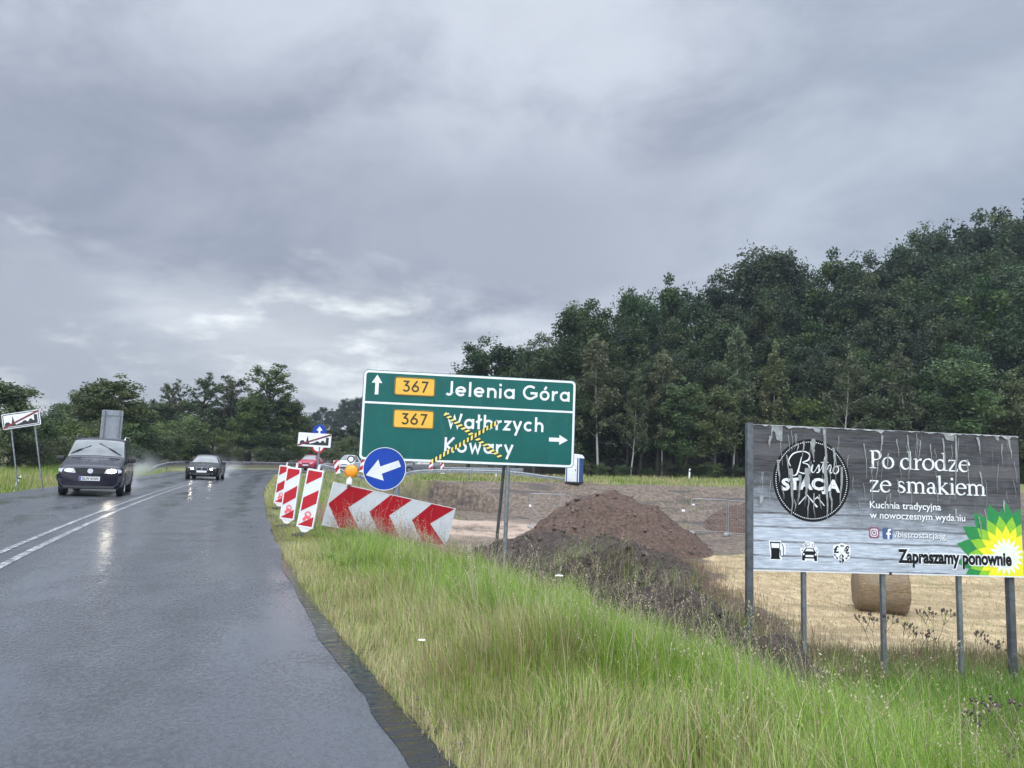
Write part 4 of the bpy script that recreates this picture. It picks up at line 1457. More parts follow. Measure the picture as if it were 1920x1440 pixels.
# ------------------------------------------------------------------ billboard
def poster_material():
    """printed boards: pale and weathered below, dark at the top"""
    m = bpy.data.materials.new("poster_print"); m.use_nodes = True
    b = NB(m.node_tree); p = m.node_tree.nodes["Principled BSDF"]
    tc = b.n("ShaderNodeTexCoord").outputs["Object"]
    x, y, z = b.sep(tc)
    wav = b.noise(b.mapping(tc, (.5, 1, 1.5)), 1.6, 4, .6)
    zz = b.math("ADD", z, b.math("MULTIPLY", b.math("SUBTRACT", wav, .5), .12))
    fr = b.math("FRACT", b.math("DIVIDE", zz, .236))
    idn = b.noise(b.comb(b.math("MULTIPLY", b.math("FLOOR", b.math("DIVIDE", zz, .236)), 7.7), b.math("MULTIPLY", x, .35), 0.0), 1.0, 2, .5)
    grain = b.noise(b.mapping(tc, (1.3, 1, 16)), 2.2, 7, .7)
    knots = b.noise(b.mapping(tc, (1.6, 1, 3.2)), 1.5, 6, .7)
    t = b.math("ADD", z, b.math("ADD", b.math("MULTIPLY", b.math("SUBTRACT", knots, .5), 1.1), b.math("MULTIPLY", b.math("SUBTRACT", b.math("MULTIPLY", b.sstep(x, .3, 3.2), 1.0), .6), .28)))
    g = b.sstep(t, .45, 1.50)
    pale = b.mix(b.sstep(grain, .3, .7), (.28, .31, .355), (.58, .63, .70))
    dark = b.mix(b.sstep(grain, .3, .7), (.020, .020, .023), (.088, .087, .094))
    c = b.mix(g, pale, dark)
    c = b.mix(b.math("MULTIPLY", b.sstep(b.noise(b.mapping(tc, (.9, 1, 5)), 2.0, 6, .7), .56, .70), .55), c, (.17, .15, .145))
    c = b.mix(b.math("MULTIPLY", b.sstep(idn, .46, .64), .55), c, (.12, .115, .118))
    seam = b.sstep(b.math("ABSOLUTE", b.math("SUBTRACT", fr, .09)), .12, .02)
    c = b.mix(b.math("MULTIPLY", seam, b.lin(knots, .3, .6, .95, .45)), c, (.045, .038, .035))
    # bleached vertical streaks where water runs
    run = b.sstep(b.noise(b.mapping(tc, (14, 1, .35)), 2.0, 5, .7), .60, .74)
    c = b.mix(b.math("MULTIPLY", run, .30), c, (.50, .52, .54))
    fleck = b.sstep(b.noise(tc, 26, 4, .7), .64, .76)
    c = b.mix(b.math("MULTIPLY", fleck, .35), c, (.55, .56, .57))
    b.set(p.inputs["Base Color"], c)
    p.inputs["Roughness"].default_value = .55; p.inputs["Specular IOR Level"].default_value = .25
    b.set(p.inputs["Normal"], b.bump(b.noise(b.mapping(tc, (6, 1, .8)), 2.0, 5, .6), .25, .01))
    return m


SERIF = {}


def serif_text(mb, text, x, z, width, xh, depth, mi=0):
    """an old-style roman: thick stems, thin hairlines, bracketed feet; x-height 1 in glyph units"""
    TK, TN, SF = .185, .07, .07
    def bowl(cx, cy, rx, ry, a0, a1, n=24):
        pts = arc(cx, cy, rx, a0, a1, n, ry)
        ws = [TN + (TK + .02 - TN) * abs(math.cos(R_(a0 + (a1 - a0) * k / n - 18))) ** 1.3 for k in range(n + 1)]
        return pts, ws
    def bar(x0, z0, x1, z1, w=TK): return ([(x0, z0), (x1, z1)], [w, w])
    def foot(cx, w=.42, zz=.0): return ([(cx - w / 2, zz + SF / 2), (cx + w / 2, zz + SF / 2)], [SF, SF])
    def flag(cx, zz): return ([(cx - .22, zz - .10), (cx + .04, zz - .02)], [.05, .10])
    def arch(x0, x1):
        pts = [(x0, .62)] + arc((x0 + x1) / 2, .62, (x1 - x0) / 2, 160, 0, 10, .30) + [(x1, .02)]
        ws = [TN] + [TN + (TK - TN) * (k / 10) for k in range(11)] + [TK]
        return (pts, ws)
    G = {
        "P": ([bar(.24, .04, .24, 1.46, .2), foot(.24, .5), ([(.02, 1.46), (.5, 1.46)], [SF, SF]), (lambda q: (q[0], q[1]))(bowl(.44, 1.10, .38, .37, 95, -120))], .92),
        "o": ([bowl(.48, .5, .385, .46, 0, 360)], .96),
        "d": ([bowl(.44, .49, .34, .45, 40, 330), bar(.76, .02, .76, 1.56), flag(.76, 1.56), ([(.72, .06), (1.0, .06)], [SF, SF])], 1.02),
        "r": ([bar(.24, .03, .24, .93), foot(.24), flag(.24, .98), ([(.28, .62), (.42, .84), (.58, .90), (.64, .86)], [TN, .10, .17, .17])], .68),
        "z": ([([(.08, .93), (.72, .93)], [.09, .09]), ([(.68, .93), (.10, .06)], [.15, .15]), ([(.06, .05), (.76, .05)], [.10, .10]), ([(.10, .94), (.08, .76)], [.06, .05]), ([(.73, .06), (.78, .26)], [.06, .05])], .84),
        "e": ([bowl(.45, .49, .37, .46, 8, 325), ([(.13, .58), (.80, .58)], [.07, .07])], .88),
        "s": ([([(.60, .78), (.52, .90), (.36, .955), (.20, .88), (.16, .74), (.24, .60), (.42, .51), (.58, .40), (.63, .25), (.54, .09), (.36, .03), (.18, .08), (.10, .24)], [.06, .07, .08, .11, .15, .17, .19, .17, .15, .11, .08, .07, .06])], .74),
        "m": ([bar(.24, .03, .24, .93), foot(.24), flag(.24, .98), arch(.26, .78), foot(.78), arch(.80, 1.32), foot(1.32)], 1.58),
        "a": ([([(.14, .76), (.24, .90), (.40, .94), (.54, .86), (.58, .70), (.58, .16), (.66, .05), (.80, .10)], [.14, .10, .08, .12, TK, TK, .11, .05]), bowl(.36, .29, .24, .24, 55, 318, 16)], .82),
        "k": ([bar(.24, .03, .24, 1.56), foot(.24), flag(.24, 1.56), ([(.72, .92), (.28, .48)], [.07, .08]), ([(.36, .54), (.84, .04)], [.19, .17]), ([(.66, .035), (.98, .035)], [SF, SF]), ([(.56, .95), (.86, .95)], [SF, SF])], .98),
        "i": ([bar(.24, .03, .24, .93), foot(.24), flag(.24, .98), ([(.14, 1.32), (.32, 1.32)], [.19, .19])], .48),
        " ": ([], .42),
    }
    adv = sum(G[c][1] for c in text); sx = width / adv; k = 0
    for c in text:
        for pts, ws in G[c][0]:
            stroke(mb, [(x + p[0] * sx, z + p[1] * xh) for p in pts], [w * (sx + xh) / 2 for w in ws], depth + (k % 9) * .0003, mi); k += 1
        x += G[c][1] * sx


def catmull(pts, n=6):
    out = []
    P = [pts[0]] + list(pts) + [pts[-1]]
    for i in range(1, len(P) - 2):
        for k in range(n):
            t = k / n
            out.append(tuple(.5 * (2 * P[i][d] + (P[i + 1][d] - P[i - 1][d]) * t + (2 * P[i - 1][d] - 5 * P[i][d] + 4 * P[i + 1][d] - P[i + 2][d]) * t * t + (3 * P[i][d] - P[i - 1][d] - 3 * P[i + 1][d] + P[i + 2][d]) * t ** 3) for d in range(len(P[i]))))
    out.append(tuple(pts[-1]))
    return out


def clip_poly(poly, xmax, zmin):
    for f in (lambda p: xmax - p[0], lambda p: p[1] - zmin):
        out = []
        for i in range(len(poly)):
            A, B = poly[i - 1], poly[i]; fa, fb = f(A), f(B)
            if (fa >= 0) != (fb >= 0):
                t = fa / (fa - fb); out.append((A[0] + (B[0] - A[0]) * t, A[1] + (B[1] - A[1]) * t))
            if fb >= 0: out.append(B)
        poly = out
    return poly


def billboard():
    o = Vector((4.138, 12.6, -.295)); rz = R_(5.57)
    ca, sa = math.cos(rz), math.sin(rz)
    W, H = 4.87, 2.45
    base = gz(o.x + W / 2 * ca, o.y + W / 2 * sa)
    root = empty("billboard", (o.x, o.y, o.z), rz, "weathered roadside billboard with torn poster of grey planks on five posts", "billboard")
    pm = poster_material()
    mb = MB(); mb.plate([(0, 0), (W, 0), (W, H), (0, H)], 0, .03); poster = mb.build("poster", pm, root)
    wh = mat("poster_white", (.72, .73, .74), rough=.45, var=.12, scale=9, dirt=(.40, .40, .40), dirt_amt=.6)
    bk = mat("poster_black", (.007, .008, .010), rough=.6, var=.2, scale=9, spec=.2)
    torn = mat("torn_paper", (.23, .24, .235), rough=.8, var=.25, scale=14, dirt=(.18, .18, .17), dirt_amt=.7)
    sh = mat("poster_shadow_print", (.05, .05, .055), rough=.45, var=.2)
    # headline, with its printed drop shadow
    for dx, dz, dep, mt, nm in ((.014, -.016, .0015, sh, "headline_shadow"), (0, 0, .0045, wh, "headline")):
        mb = MB()
        serif_text(mb, "Po drodze", 2.085 + dx, 1.782 + dz, 1.85, .205, dep)
        mb.build(nm, mt, poster); mb = MB()
        serif_text(mb, "ze", 2.07 + dx, 1.378 + dz, .40, .205, dep)
        mb.build(nm, mt, poster); mb = MB()
        serif_text(mb, "smakiem", 2.565 + dx, 1.378 + dz, 1.665, .205, dep)
        mb.build(nm, mt, poster)
    for dx, dz, dep, mt, nm in ((.010, -.012, .0015, sh, "small_text_shadow"), (0, 0, .0045, wh, "small_text")):
        mb = MB()
        font_text(mb, "Kuchnia tradycyjna", 2.076 + dx, 1.103 + dz, 1.30, .118, dep, bold=.012)
        mb.build(nm, mt, poster); mb = MB()
        font_text(mb, "w nowoczesnym wydaniu", 2.073 + dx, .930 + dz, 1.745, .118, dep, bold=.012)
        mb.build(nm, mt, poster); mb = MB()
        font_text(mb, "/bistrostacja.jg", 2.522 + dx, .620 + dz, .925, .108, dep, bold=.004)
        mb.build(nm, mt, poster)
    # black round emblem
    cx, cz, rx, rz_ = 1.035, 1.535, .685, .70
    mb = MB(); flat(mb, arc(cx, cz, rx, 0, 354, 59, rz_), .002); em = mb.build("emblem", bk, poster)
    mb = MB()
    for k in range(110):
        a = 2 * math.pi * k / 110
        disc(mb, cx + (rx - .05) * math.cos(a), cz + (rz_ - .05) * math.sin(a), .0095, .004, n=8)
    mb.build("dotted_ring", wh, em)
    mb = MB()
    font_text(mb, "STACJA", .50, 1.385, 1.05, .185, .004, bold=.045, curve=-.035, lift=0)
    mb.build("emblem_text", wh, em)
    mb = MB(); k = 0
    for pts in ([(.86, 1.93, .010), (.80, 1.70, .024), (.76, 1.62, .02), (.70, 1.60, .012)],
                [(.66, 1.76, .010), (.63, 1.86, .016), (.72, 1.98, .02), (.90, 2.02, .016), (1.00, 1.97, .018), (.98, 1.88, .024), (.88, 1.83, .012), (.97, 1.80, .016), (1.0, 1.72, .024), (.93, 1.65, .022), (.83, 1.66, .012), (.78, 1.70, .008)],
                [(1.00, 1.69, .008), (1.055, 1.79, .018), (1.035, 1.70, .020), (1.06, 1.665, .012), (1.10, 1.70, .008)], [(1.075, 1.855, .018), (1.085, 1.87, .018)],
                [(1.10, 1.70, .008), (1.165, 1.80, .014), (1.17, 1.74, .02), (1.165, 1.68, .018), (1.12, 1.665, .012)], [(1.165, 1.68, .008), (1.22, 1.76, .010), (1.285, 1.95, .018)],
                [(1.285, 1.95, .018), (1.245, 1.74, .022), (1.25, 1.67, .018), (1.30, 1.70, .008)], [(1.20, 1.845, .010), (1.34, 1.85, .010)],
                [(1.30, 1.70, .008), (1.35, 1.80, .014), (1.385, 1.79, .012), (1.365, 1.67, .018), (1.41, 1.69, .008)],
                [(1.49, 1.785, .010), (1.44, 1.77, .018), (1.425, 1.70, .020), (1.46, 1.66, .014), (1.51, 1.70, .018), (1.515, 1.77, .014), (1.48, 1.79, .010), (1.56, 1.80, .006)]):
        q = catmull(pts); stroke(mb, [(p[0], p[1]) for p in q], [p[2] * 1.15 for p in q], .004 + k * .0003); k += 1
    mb.build("emblem_script", wh, em)
    mb = MB(); stroke(mb, [(.80, 1.12), (.95, 1.285), (1.02, 1.21), (1.13, 1.085)], [.014, .016, .02, .03], .004); stroke(mb, [(1.06, 1.19), (1.135, 1.255), (1.26, 1.11)], [.01, .018, .014], .0044); mb.build("mountain_outline", wh, em)
    # flower shaped emblem cut by the poster's corner
    fx, fz = 4.556, .352
    cols = [((.008, .20, .045), .93, 8.5), ((.22, .46, .02), .70, 8.0), ((.74, .68, .015), .53, 7.0), ((.70, .74, .72), .325, 5.0)]
    for ri, (col, rad, half) in enumerate(cols):
        mm = mat("petal_print", col, rough=.4, var=.10, scale=9, dirt=tuple(min(1, q * .8 + .08) for q in col), dirt_amt=.4)
        mb = MB()
        for k in range(18):
            a = R_(20 * k + (8 if ri % 2 == 0 else 18))
            da = R_(half * 2.05)
            pts = [(fx, fz)]
            for fr, w in ((.62, -1.0), (.82, -.66), (1.0, 0), (.82, .66), (.62, 1.0)):
                pts.append((fx + rad * fr * math.cos(a + da * w * (.62 / fr)), fz + rad * fr * math.sin(a + da * w * (.62 / fr))))
            pts = clip_poly(pts, W - .006, .006)
            if len(pts) > 2:
                flat(mb, pts, .0015 + .0008 * ri + (k % 3) * .0002)
        if ri == 3:
            flat(mb, clip_poly(arc(fx, fz, .16, 0, 350, 35), W - .006, .006), .0048)
        mb.build("petal_ring", mm, poster)
    for bold, dep, mt, nm, gx in ((.105, .0065, wh, "slogan_outline", .012), (.042, .0085, bk, "slogan", 0)):
        mb = MB(); font_text(mb, "Zapraszamy ponownie", 2.565 - gx, .205, 2.085 + 2 * gx, .215, dep, bold=bold); mb.build(nm, mt, poster)
    # two small network badges
    mb = MB(); flat(mb, rrect(2.05, .592, 2.24, .782, .045), .002); i1 = mb.build("camera_badge", mat("badge_purple", (.20, .07, .12), rough=.4, var=.3, scale=8), poster)
    mb = MB(); q = rrect(2.085, .627, 2.205, .747, .035); stroke(mb, q + [q[0]], .014, .004); stroke(mb, ring(2.145, .687, .031), .014, .0044); disc(mb, 2.184, .727, .008, .0046, n=10); mb.build("camera_outline", wh, i1)
    mb = MB(); flat(mb, rrect(2.295, .585, 2.478, .775, .03), .002); i2 = mb.build("letter_badge", mat("badge_blue", (.045, .085, .20), rough=.4, var=.15), poster)
    mb = MB(); stroke(mb, [(2.402, .588), (2.402, .70), (2.412, .742), (2.452, .748)], .034, .004); stroke(mb, [(2.362, .677), (2.448, .677)], .030, .0044); mb.build("badge_letter", wh, i2)
    # three black pictograms with white rims: fuel pump, car wash, money exchange
    def rim(pts, dep, mt, nm):
        mb = MB(); flat(mb, pts, dep); return mb.build(nm, mt, poster)
    rim([(.285, .178), (.50, .178), (.515, .26), (.57, .29), (.57, .43), (.53, .475), (.487, .445), (.49, .505), (.27, .505), (.285, .36), (.30, .24)], .0022, wh, "pump_rim")
    mb = MB(); flat(mb, [(.30, .20), (.475, .20), (.46, .235), (.462, .365), (.478, .485), (.292, .485), (.312, .365), (.315, .235)], .0036)
    stroke(mb, [(.462, .35), (.475, .34), (.48, .26), (.505, .245), (.525, .26), (.528, .40), (.505, .45)], .014, .0036)
    px = mb.build("pump_symbol", bk, poster)
    mb = MB(); flat(mb, [(.322, .385), (.455, .385), (.462, .462), (.314, .462)], .0046); mb.build("pump_window", wh, px)
    rim([(.845, .172), (.92, .172), (.94, .19), (1.03, .19), (1.05, .165), (1.13, .165), (1.135, .30), (1.15, .37), (1.11, .43), (1.06, .50), (.93, .515), (.86, .45), (.82, .37), (.845, .30)], .0022, wh, "car_rim")
    mb = MB()
    flat(mb, [(.855, .19), (.905, .19), (.905, .225), (1.07, .225), (1.07, .185), (1.12, .185), (1.12, .30), (1.085, .35), (1.055, .40), (.925, .40), (.888, .35), (.855, .30)], .0036)
    flat(mb, [(.84, .352), (.875, .345), (.862, .372)], .0036); flat(mb, [(1.105, .345), (1.14, .352), (1.12, .37)], .0036)
    for bx, bz, br in ((.905, .475, .018), (.965, .465, .026), (1.06, .445, .024), (.87, .42, .020), (.925, .43, .014)):
        stroke(mb, ring(bx, bz, br), .007, .0038)
    cw = mb.build("car_wash_symbol", bk, poster)
    mb = MB(); flat(mb, [(.908, .345), (1.065, .345), (1.04, .388), (.938, .388)], .0046); flat(mb, rrect(.915, .25, 1.06, .283, .01, 2), .0046); disc(mb, .882, .295, .018, .0046, n=12); disc(mb, 1.096, .293, .018, .0046, n=12); mb.build("car_lights", wh, cw)
    rim([(1.40, .33), (1.41, .46), (1.50, .475), (1.56, .50), (1.63, .475), (1.715, .455), (1.715, .33), (1.70, .24), (1.62, .20), (1.565, .135), (1.50, .20), (1.42, .25)], .0022, wh, "money_rim")
    mb = MB()
    font_text(mb, "£", 1.415, .335, .095, .11, .0036, bold=.04); font_text(mb, "€", 1.605, .325, .09, .115, .0036, bold=.04); font_text(mb, "$", 1.515, .175, .085, .13, .0036, bold=.04)
    for p0, p1 in (((1.525, .452), (1.605, .448)), ((1.42, .315), (1.49, .225)), ((1.625, .225), (1.69, .31))):
        dx, dz = p1[0] - p0[0], p1[1] - p0[1]; L = math.hypot(dx, dz); ux, uz = dx / L, dz / L
        stroke(mb, [(p0[0] + ux * .025, p0[1] + uz * .025), (p1[0] - ux * .025, p1[1] - uz * .025)], .012, .0036)
        for P0, sg in ((p0, 1), (p1, -1)):
            flat(mb, [P0, (P0[0] + sg * ux * .03 - uz * .022, P0[1] + sg * uz * .03 + ux * .022), (P0[0] + sg * ux * .03 + uz * .022, P0[1] + sg * uz * .03 - ux * .022)], .0038)
    mb.build("money_symbol", bk, poster)
    # torn paper: curled strips that hang from the poster
    rr = random.Random(5)
    mb = MB()
    def strip(x, z1, z0, w, curl=.012, jag=.3):
        n = 9; L = []; R2 = []
        for k in range(n + 1):
            t = k / n; zz = z1 + (z0 - z1) * t
            ww = w * (1 - t ** 1.6) * (1 + jag * rr.uniform(-1, 1)) + .003
            xx = x + rr.uniform(-.006, .006) + .02 * math.sin(t * 3 + x * 9)
            yy = -.010 - curl * math.sin(t * math.pi) - rr.uniform(0, .003)
            L.append((xx - ww / 2, yy, zz)); R2.append((xx + ww / 2, yy - curl * .5, zz))
        vs = L + R2
        mb.add(vs, [(k, k + 1, n + 2 + k, n + 1 + k) for k in range(n)])
    for x, z1, z0, w in ((.66, 1.72, .92, .055), (.80, 1.62, 1.15, .04), (.95, 1.74, 1.2, .09), (.97, 1.25, .88, .02), (1.07, 2.24, 1.88, .075), (1.275, 2.45, 1.60, .05), (1.285, 1.9, .86, .055), (1.42, 2.10, 1.66, .045), (.45, 1.86, 1.48, .045), (.60, 1.95, 1.5, .02),
                         (1.55, 1.78, 1.12, .035), (1.36, 1.35, .98, .03), (.88, 2.2, 1.9, .025), (.77, 2.15, 2.0, .02), (1.08, 1.32, .9, .02), (.52, 1.42, 1.2, .02), (1.18, 1.3, 1.05, .02), (.72, 1.2, 1.0, .015), (.30, 2.26, 2.05, .05), (.34, 2.40, 2.22, .03),
                         (2.30, 2.36, 2.0, .03), (2.42, 2.05, 1.74, .022), (2.60, 2.30, 2.0, .015), (2.78, 2.38, 1.6, .02), (3.0, 2.3, 1.95, .012), (3.22, 2.25, 1.9, .015), (3.44, 2.35, 1.75, .02), (3.66, 2.42, 1.3, .03), (3.9, 2.0, 1.55, .02), (4.10, 2.40, 2.1, .035), (4.12, 1.8, 1.5, .025), (4.55, 2.30, 1.9, .014), (4.7, 2.38, 2.05, .04), (2.2, 1.9, 1.6, .012), (2.0, 2.2, 1.6, .012),
                         (4.55, 1.32, 1.08, .03), (4.08, 1.02, .62, .02), (3.62, 1.14, .88, .03), (4.18, 1.15, .8, .012), (1.9, 1.2, .8, .01), (2.6, 1.6, 1.25, .014), (3.3, 1.5, 1.2, .012), (.12, 1.25, 1.05, .07)):
        strip(x, z1, z0, w)
    for k in range(46):
        x = rr.uniform(.1, 4.8); z1 = rr.uniform(1.3, 2.42); strip(x, z1, z1 - rr.uniform(.15, .55), rr.uniform(.004, .010), .004)
    mb.build("torn_paper", torn, poster)
    mb = MB()
    n = 70; top = []; bot = []
    for k in range(n + 1):
        x = W * k / n
        d = max(.006, .022 + .04 * (rr.random() - .6) + (.05 if rr.random() < .10 else 0)) * (.45 if x < .2 else 1)
        top.append((x, -.004, H - .001)); bot.append((x, -.006 - rr.random() * .02, H - d))
    mb.add(top + bot, [(k, n + 1 + k, n + 2 + k, k + 1) for k in range(n)])
    for x0, x1, d in ((.36, .52, .28), (.30, .40, .12), (3.45, 3.66, .14), (4.40, 4.50, .10), (1.05, 1.2, .10)):
        mb.add([(x0, -.007, H - .01), (x1, -.007, H - .012), (x1 - .01, -.014, H - d), (x0 + .05, -.016, H - d * .9)], [(0, 3, 2, 1)])
    mb.build("torn_edge", torn, poster)
    mb = MB(); stroke(mb, [(0, .012), (W, .012)], .022, .010); stroke(mb, [(1.55, .11), (1.552, .30)], .012, .010); mb.build("bottom_edge", M["sheet_white"], poster)
    # frame and posts
    for x, r, mt, top in ((-.045, .062, "steel_dark", H + .02), (.94, .042, "steel", 0), (2.355, .042, "steel", 0), (3.75, .042, "steel", 0), (4.70, .062, "steel_dark", 0)):
        g = gz(o.x + x * ca, o.y + x * sa) - o.z
        mb = MB()
        y = .03 if top else .10
        zt = top if top else H - .1
        mb.box((x, y + .02, (zt + g - .4) / 2), (r * 1.7, r * 1.7, zt - g + .4), bev=.006)
        mb.build("post", M[mt], root, 40)
    mb = MB()
    for z in (.35, 1.2, 2.1):
        mb.box((W / 2, .045, z), (W, .03, .06))
    mb.build("back_rail", M["steel_dark"], root)
    mb = MB(); mb.box((2.42, -.01, .012), (.04, .03, .05), bev=.006); mb.build("clip", M["rubber"], root)


billboard()
# ------------------------------------------------------------------ rails, fence, cabin, bale, small posts
def guard_rail(label, pts, zoff=0.0, ramp0=0.0, ramp1=0.0, wet=True):
    """corrugated beam on posts; pts = (x, y); the ends may dip to the ground over a length"""
    P = [Vector((x, y)) for x, y in pts]
    L = [0.0]
    for a, c in zip(P, P[1:]):
        L.append(L[-1] + (c - a).length)
    tot = L[-1]
    def pos(t):
        t = min(max(t, 0), tot)
        for i in range(len(P) - 1):
            if t <= L[i + 1] + 1e-6:
                f = (t - L[i]) / (L[i + 1] - L[i]); p = P[i].lerp(P[i + 1], f); d = (P[i + 1] - P[i]).normalized()
                return p, d
        return P[-1], d
    root = empty("guard_rail", (P[0].x, P[0].y, gz(P[0].x, P[0].y)), 0, label, "guard rail")
    o = root.location
    prof = [(.0, -.155), (.0, -.12), (-.08, -.09), (-.08, -.04), (.0, -.01), (.0, .01), (-.08, .04), (-.08, .09), (.0, .12), (.0, .155)]
    n = max(8, int(tot / 1.0)); V, F = [], []
    def hz(t, p):
        k = 1.0
        if ramp0: k = min(k, t / ramp0)
        if ramp1: k = min(k, (tot - t) / ramp1)
        return gz(p.x, p.y) + zoff + (.60 * k + .02)
    for i in range(n + 1):
        t = tot * i / n; p, d = pos(t); nx, ny = d.y, -d.x
        z = hz(t, p)
        for a, h in prof:
            V.append((p.x + nx * -a - o.x, p.y + ny * -a - o.y, z + h - o.z))
    m_ = len(prof)
    F = [(i * m_ + k, i * m_ + k + 1, (i + 1) * m_ + k + 1, (i + 1) * m_ + k) for i in range(n) for k in range(m_ - 1)]
    mb = MB(); mb.add(V, F); mb.build("beam", M["rail"], root, 40)
    k = 0
    t = 1.0
    while t < tot - .5:
        p, d = pos(t); g = gz(p.x, p.y) + zoff; z = hz(t, p)
        if z - g > .25:
            q = MB(); q.box((p.x + d.y * -.06 - o.x, p.y - d.x * -.06 - o.y, (z + .1 + g - .3) / 2 - o.z), (.10, .06, z + .1 - g + .3)); q.build("post", M["steel"], root)
        t += 4.0
    return root


M["rail"] = mat("galvanised_rail", (.34, .36, .38), rough=.30, metal=.8, var=.15, scale=3, dirt=(.2, .19, .17), dirt_amt=.4)


def bend_points(lat, a0, a1, step=2.5):
    out = []; s = a0
    while s <= a1:
        p, _ = road_pt(s, lat); out.append((p.x, p.y)); s += step
    return out


guard_rail("long guard rail round the outside of the bend behind the dark saloon", bend_points(-LANE_L - 1.1, S_BEND - 2.5, S_BEND + 36), 0, 5.0, 0)
_pr = [at(600, 884, 63.5), at(680, 884, 62.5), at(740, 884, 62), at(860, 886, 61.5), at(980, 890, 61.2), at(1075, 897, 61)]
guard_rail("straight guard rail under the green sign, dipping into the grass beside the toilet cabin", [(p.x, p.y) for p in _pr], .08, 0, 5.5)


def toilet():
    p = at(1077, 900, 58.5)
    root = empty("toilet_cabin", (p.x, p.y, gz(p.x, p.y)), R_(-26), "blue and white portable toilet cabin half behind the right end of the green sign", "portable toilet")
    bl = mat("cabin_blue", (.03, .09, .24), rough=.45, var=.08); wt = mat("cabin_white", (.66, .68, .70), rough=.45, var=.05, dirt=(.45, .44, .42), dirt_amt=.4)
    mb = MB(); mb.box((0, 0, .07), (1.12, 1.16, .14), bev=.02); mb.build("base", M["rubber"], root)
    mb = MB(); mb.box((0, 0, 1.08), (1.08, 1.08, 1.9), bev=.05); body = mb.build("body", bl, root, 40)
    mb = MB()
    for y in (-.4, -.2, 0, .2, .4):
        mb.box((-.545, y, 1.05), (.03, .07, 1.6), bev=.01)
    mb.build("rib", bl, body)
    mb = MB(); mb.box((.0, -.555, 1.06), (.80, .05, 1.82), bev=.02); door = mb.build("door", wt, root, 40)
    mb = MB(); mb.box((.30, -.59, 1.05), (.06, .03, .16), bev=.008); mb.build("handle", M["rubber"], door)
    mb = MB(); mb.box((.05, -.584, 1.55), (.11, .012, .26)); mb.build("notice", M["skyline"], door)
    mb = MB()
    prof = [(-.57, 1.98), (-.55, 2.10), (-.40, 2.26), (0, 2.32), (.40, 2.26), (.55, 2.10), (.57, 1.98)]
    mb.plate(prof, -.58, .58); mb.build("roof", wt, root, 50)
    for x in (-.53, .53):
        mb = MB(); mb.box((x, -.53, 1.06), (.05, .06, 1.86), bev=.01); mb.build("corner_trim", wt, root)


toilet()


def fence_panels():
    wire = mat("fence_wire", (.30, .31, .32), rough=.5, metal=.6, var=.1); fr = mat("fence_frame", (.27, .275, .28), rough=.4, metal=.6, var=.12)
    blk = mat("fence_foot", (.30, .29, .28), rough=.9, var=.2)
    def panel():
        root = empty("fence_panel")
        mb = MB(); W, H = 2.1, 1.95
        mb.tube([(0, 0, .05), (0, 0, H - .08), (.08, 0, H), (W - .08, 0, H), (W, 0, H - .08), (W, 0, .05)], .024, 8)
        mb.tube([(0, 0, .16), (W, 0, .16)], .02, 6); mb.build("frame", fr, root, 60)
        mb = MB()
        for k in range(1, 17):
            mb.tube([(W * k / 17, 0, .16), (W * k / 17, 0, H)], .0022, 3, caps=False)
        for z in (.5, .9, 1.3, 1.7):
            mb.tube([(0, 0, z), (W, 0, z)], .003, 3, caps=False)
        mb.build("wire_mesh", wire, root)
        for x in (0, W):
            mb = MB(); mb.box((x, 0, .06), (.22, .62, .13), bev=.02); mb.build("foot_block", blk, root, 40)
        return root
    P = panel()
    rows = [((1296, 1006, 42.5), R_(1), "wire fence panel standing upright to the right of the big mound"), ((1362, 1006, 42.2), R_(-28), "wire fence panel angled away behind the left billboard post"),
            ((993, 990, 43.0), R_(4), "wire fence panel half hidden by the left flank of the big mound")]
    for i, ((u, v, Y), rz, lb) in enumerate(rows):
        p = at(u, v, Y); r = P if i == 0 else copy_tree(P, (0, 0, 0))
        r.location = (p.x, p.y, gz(p.x, p.y)); r.rotation_euler = (0, 0, rz)
        tag(r, lb, "fence", "wire fence panels on the building site")
    # little white notices hung on the wire
    for i, (u, v, Y, w, h, lb) in enumerate(((1281, 957, 42.4, .20, .12, "small white notice hanging left of the upright fence panel"), (1300, 946, 42.3, .16, .09, "small white notice on the top corner of the upright fence panel"), (994, 948, 42.9, .13, .13, "small round white notice on the fence end left of the big mound"))):
        p = at(u, v, Y)
        mb = MB(); mb.plate(rrect(-w / 2, -h / 2, w / 2, h / 2, min(w, h) * .2, 2), -.03, -.024)
        ob = mb.build("notice", M["plastic_white"], None, loc=p); tag(ob, lb, "notice", "white notices on the wire fence")


fence_panels()


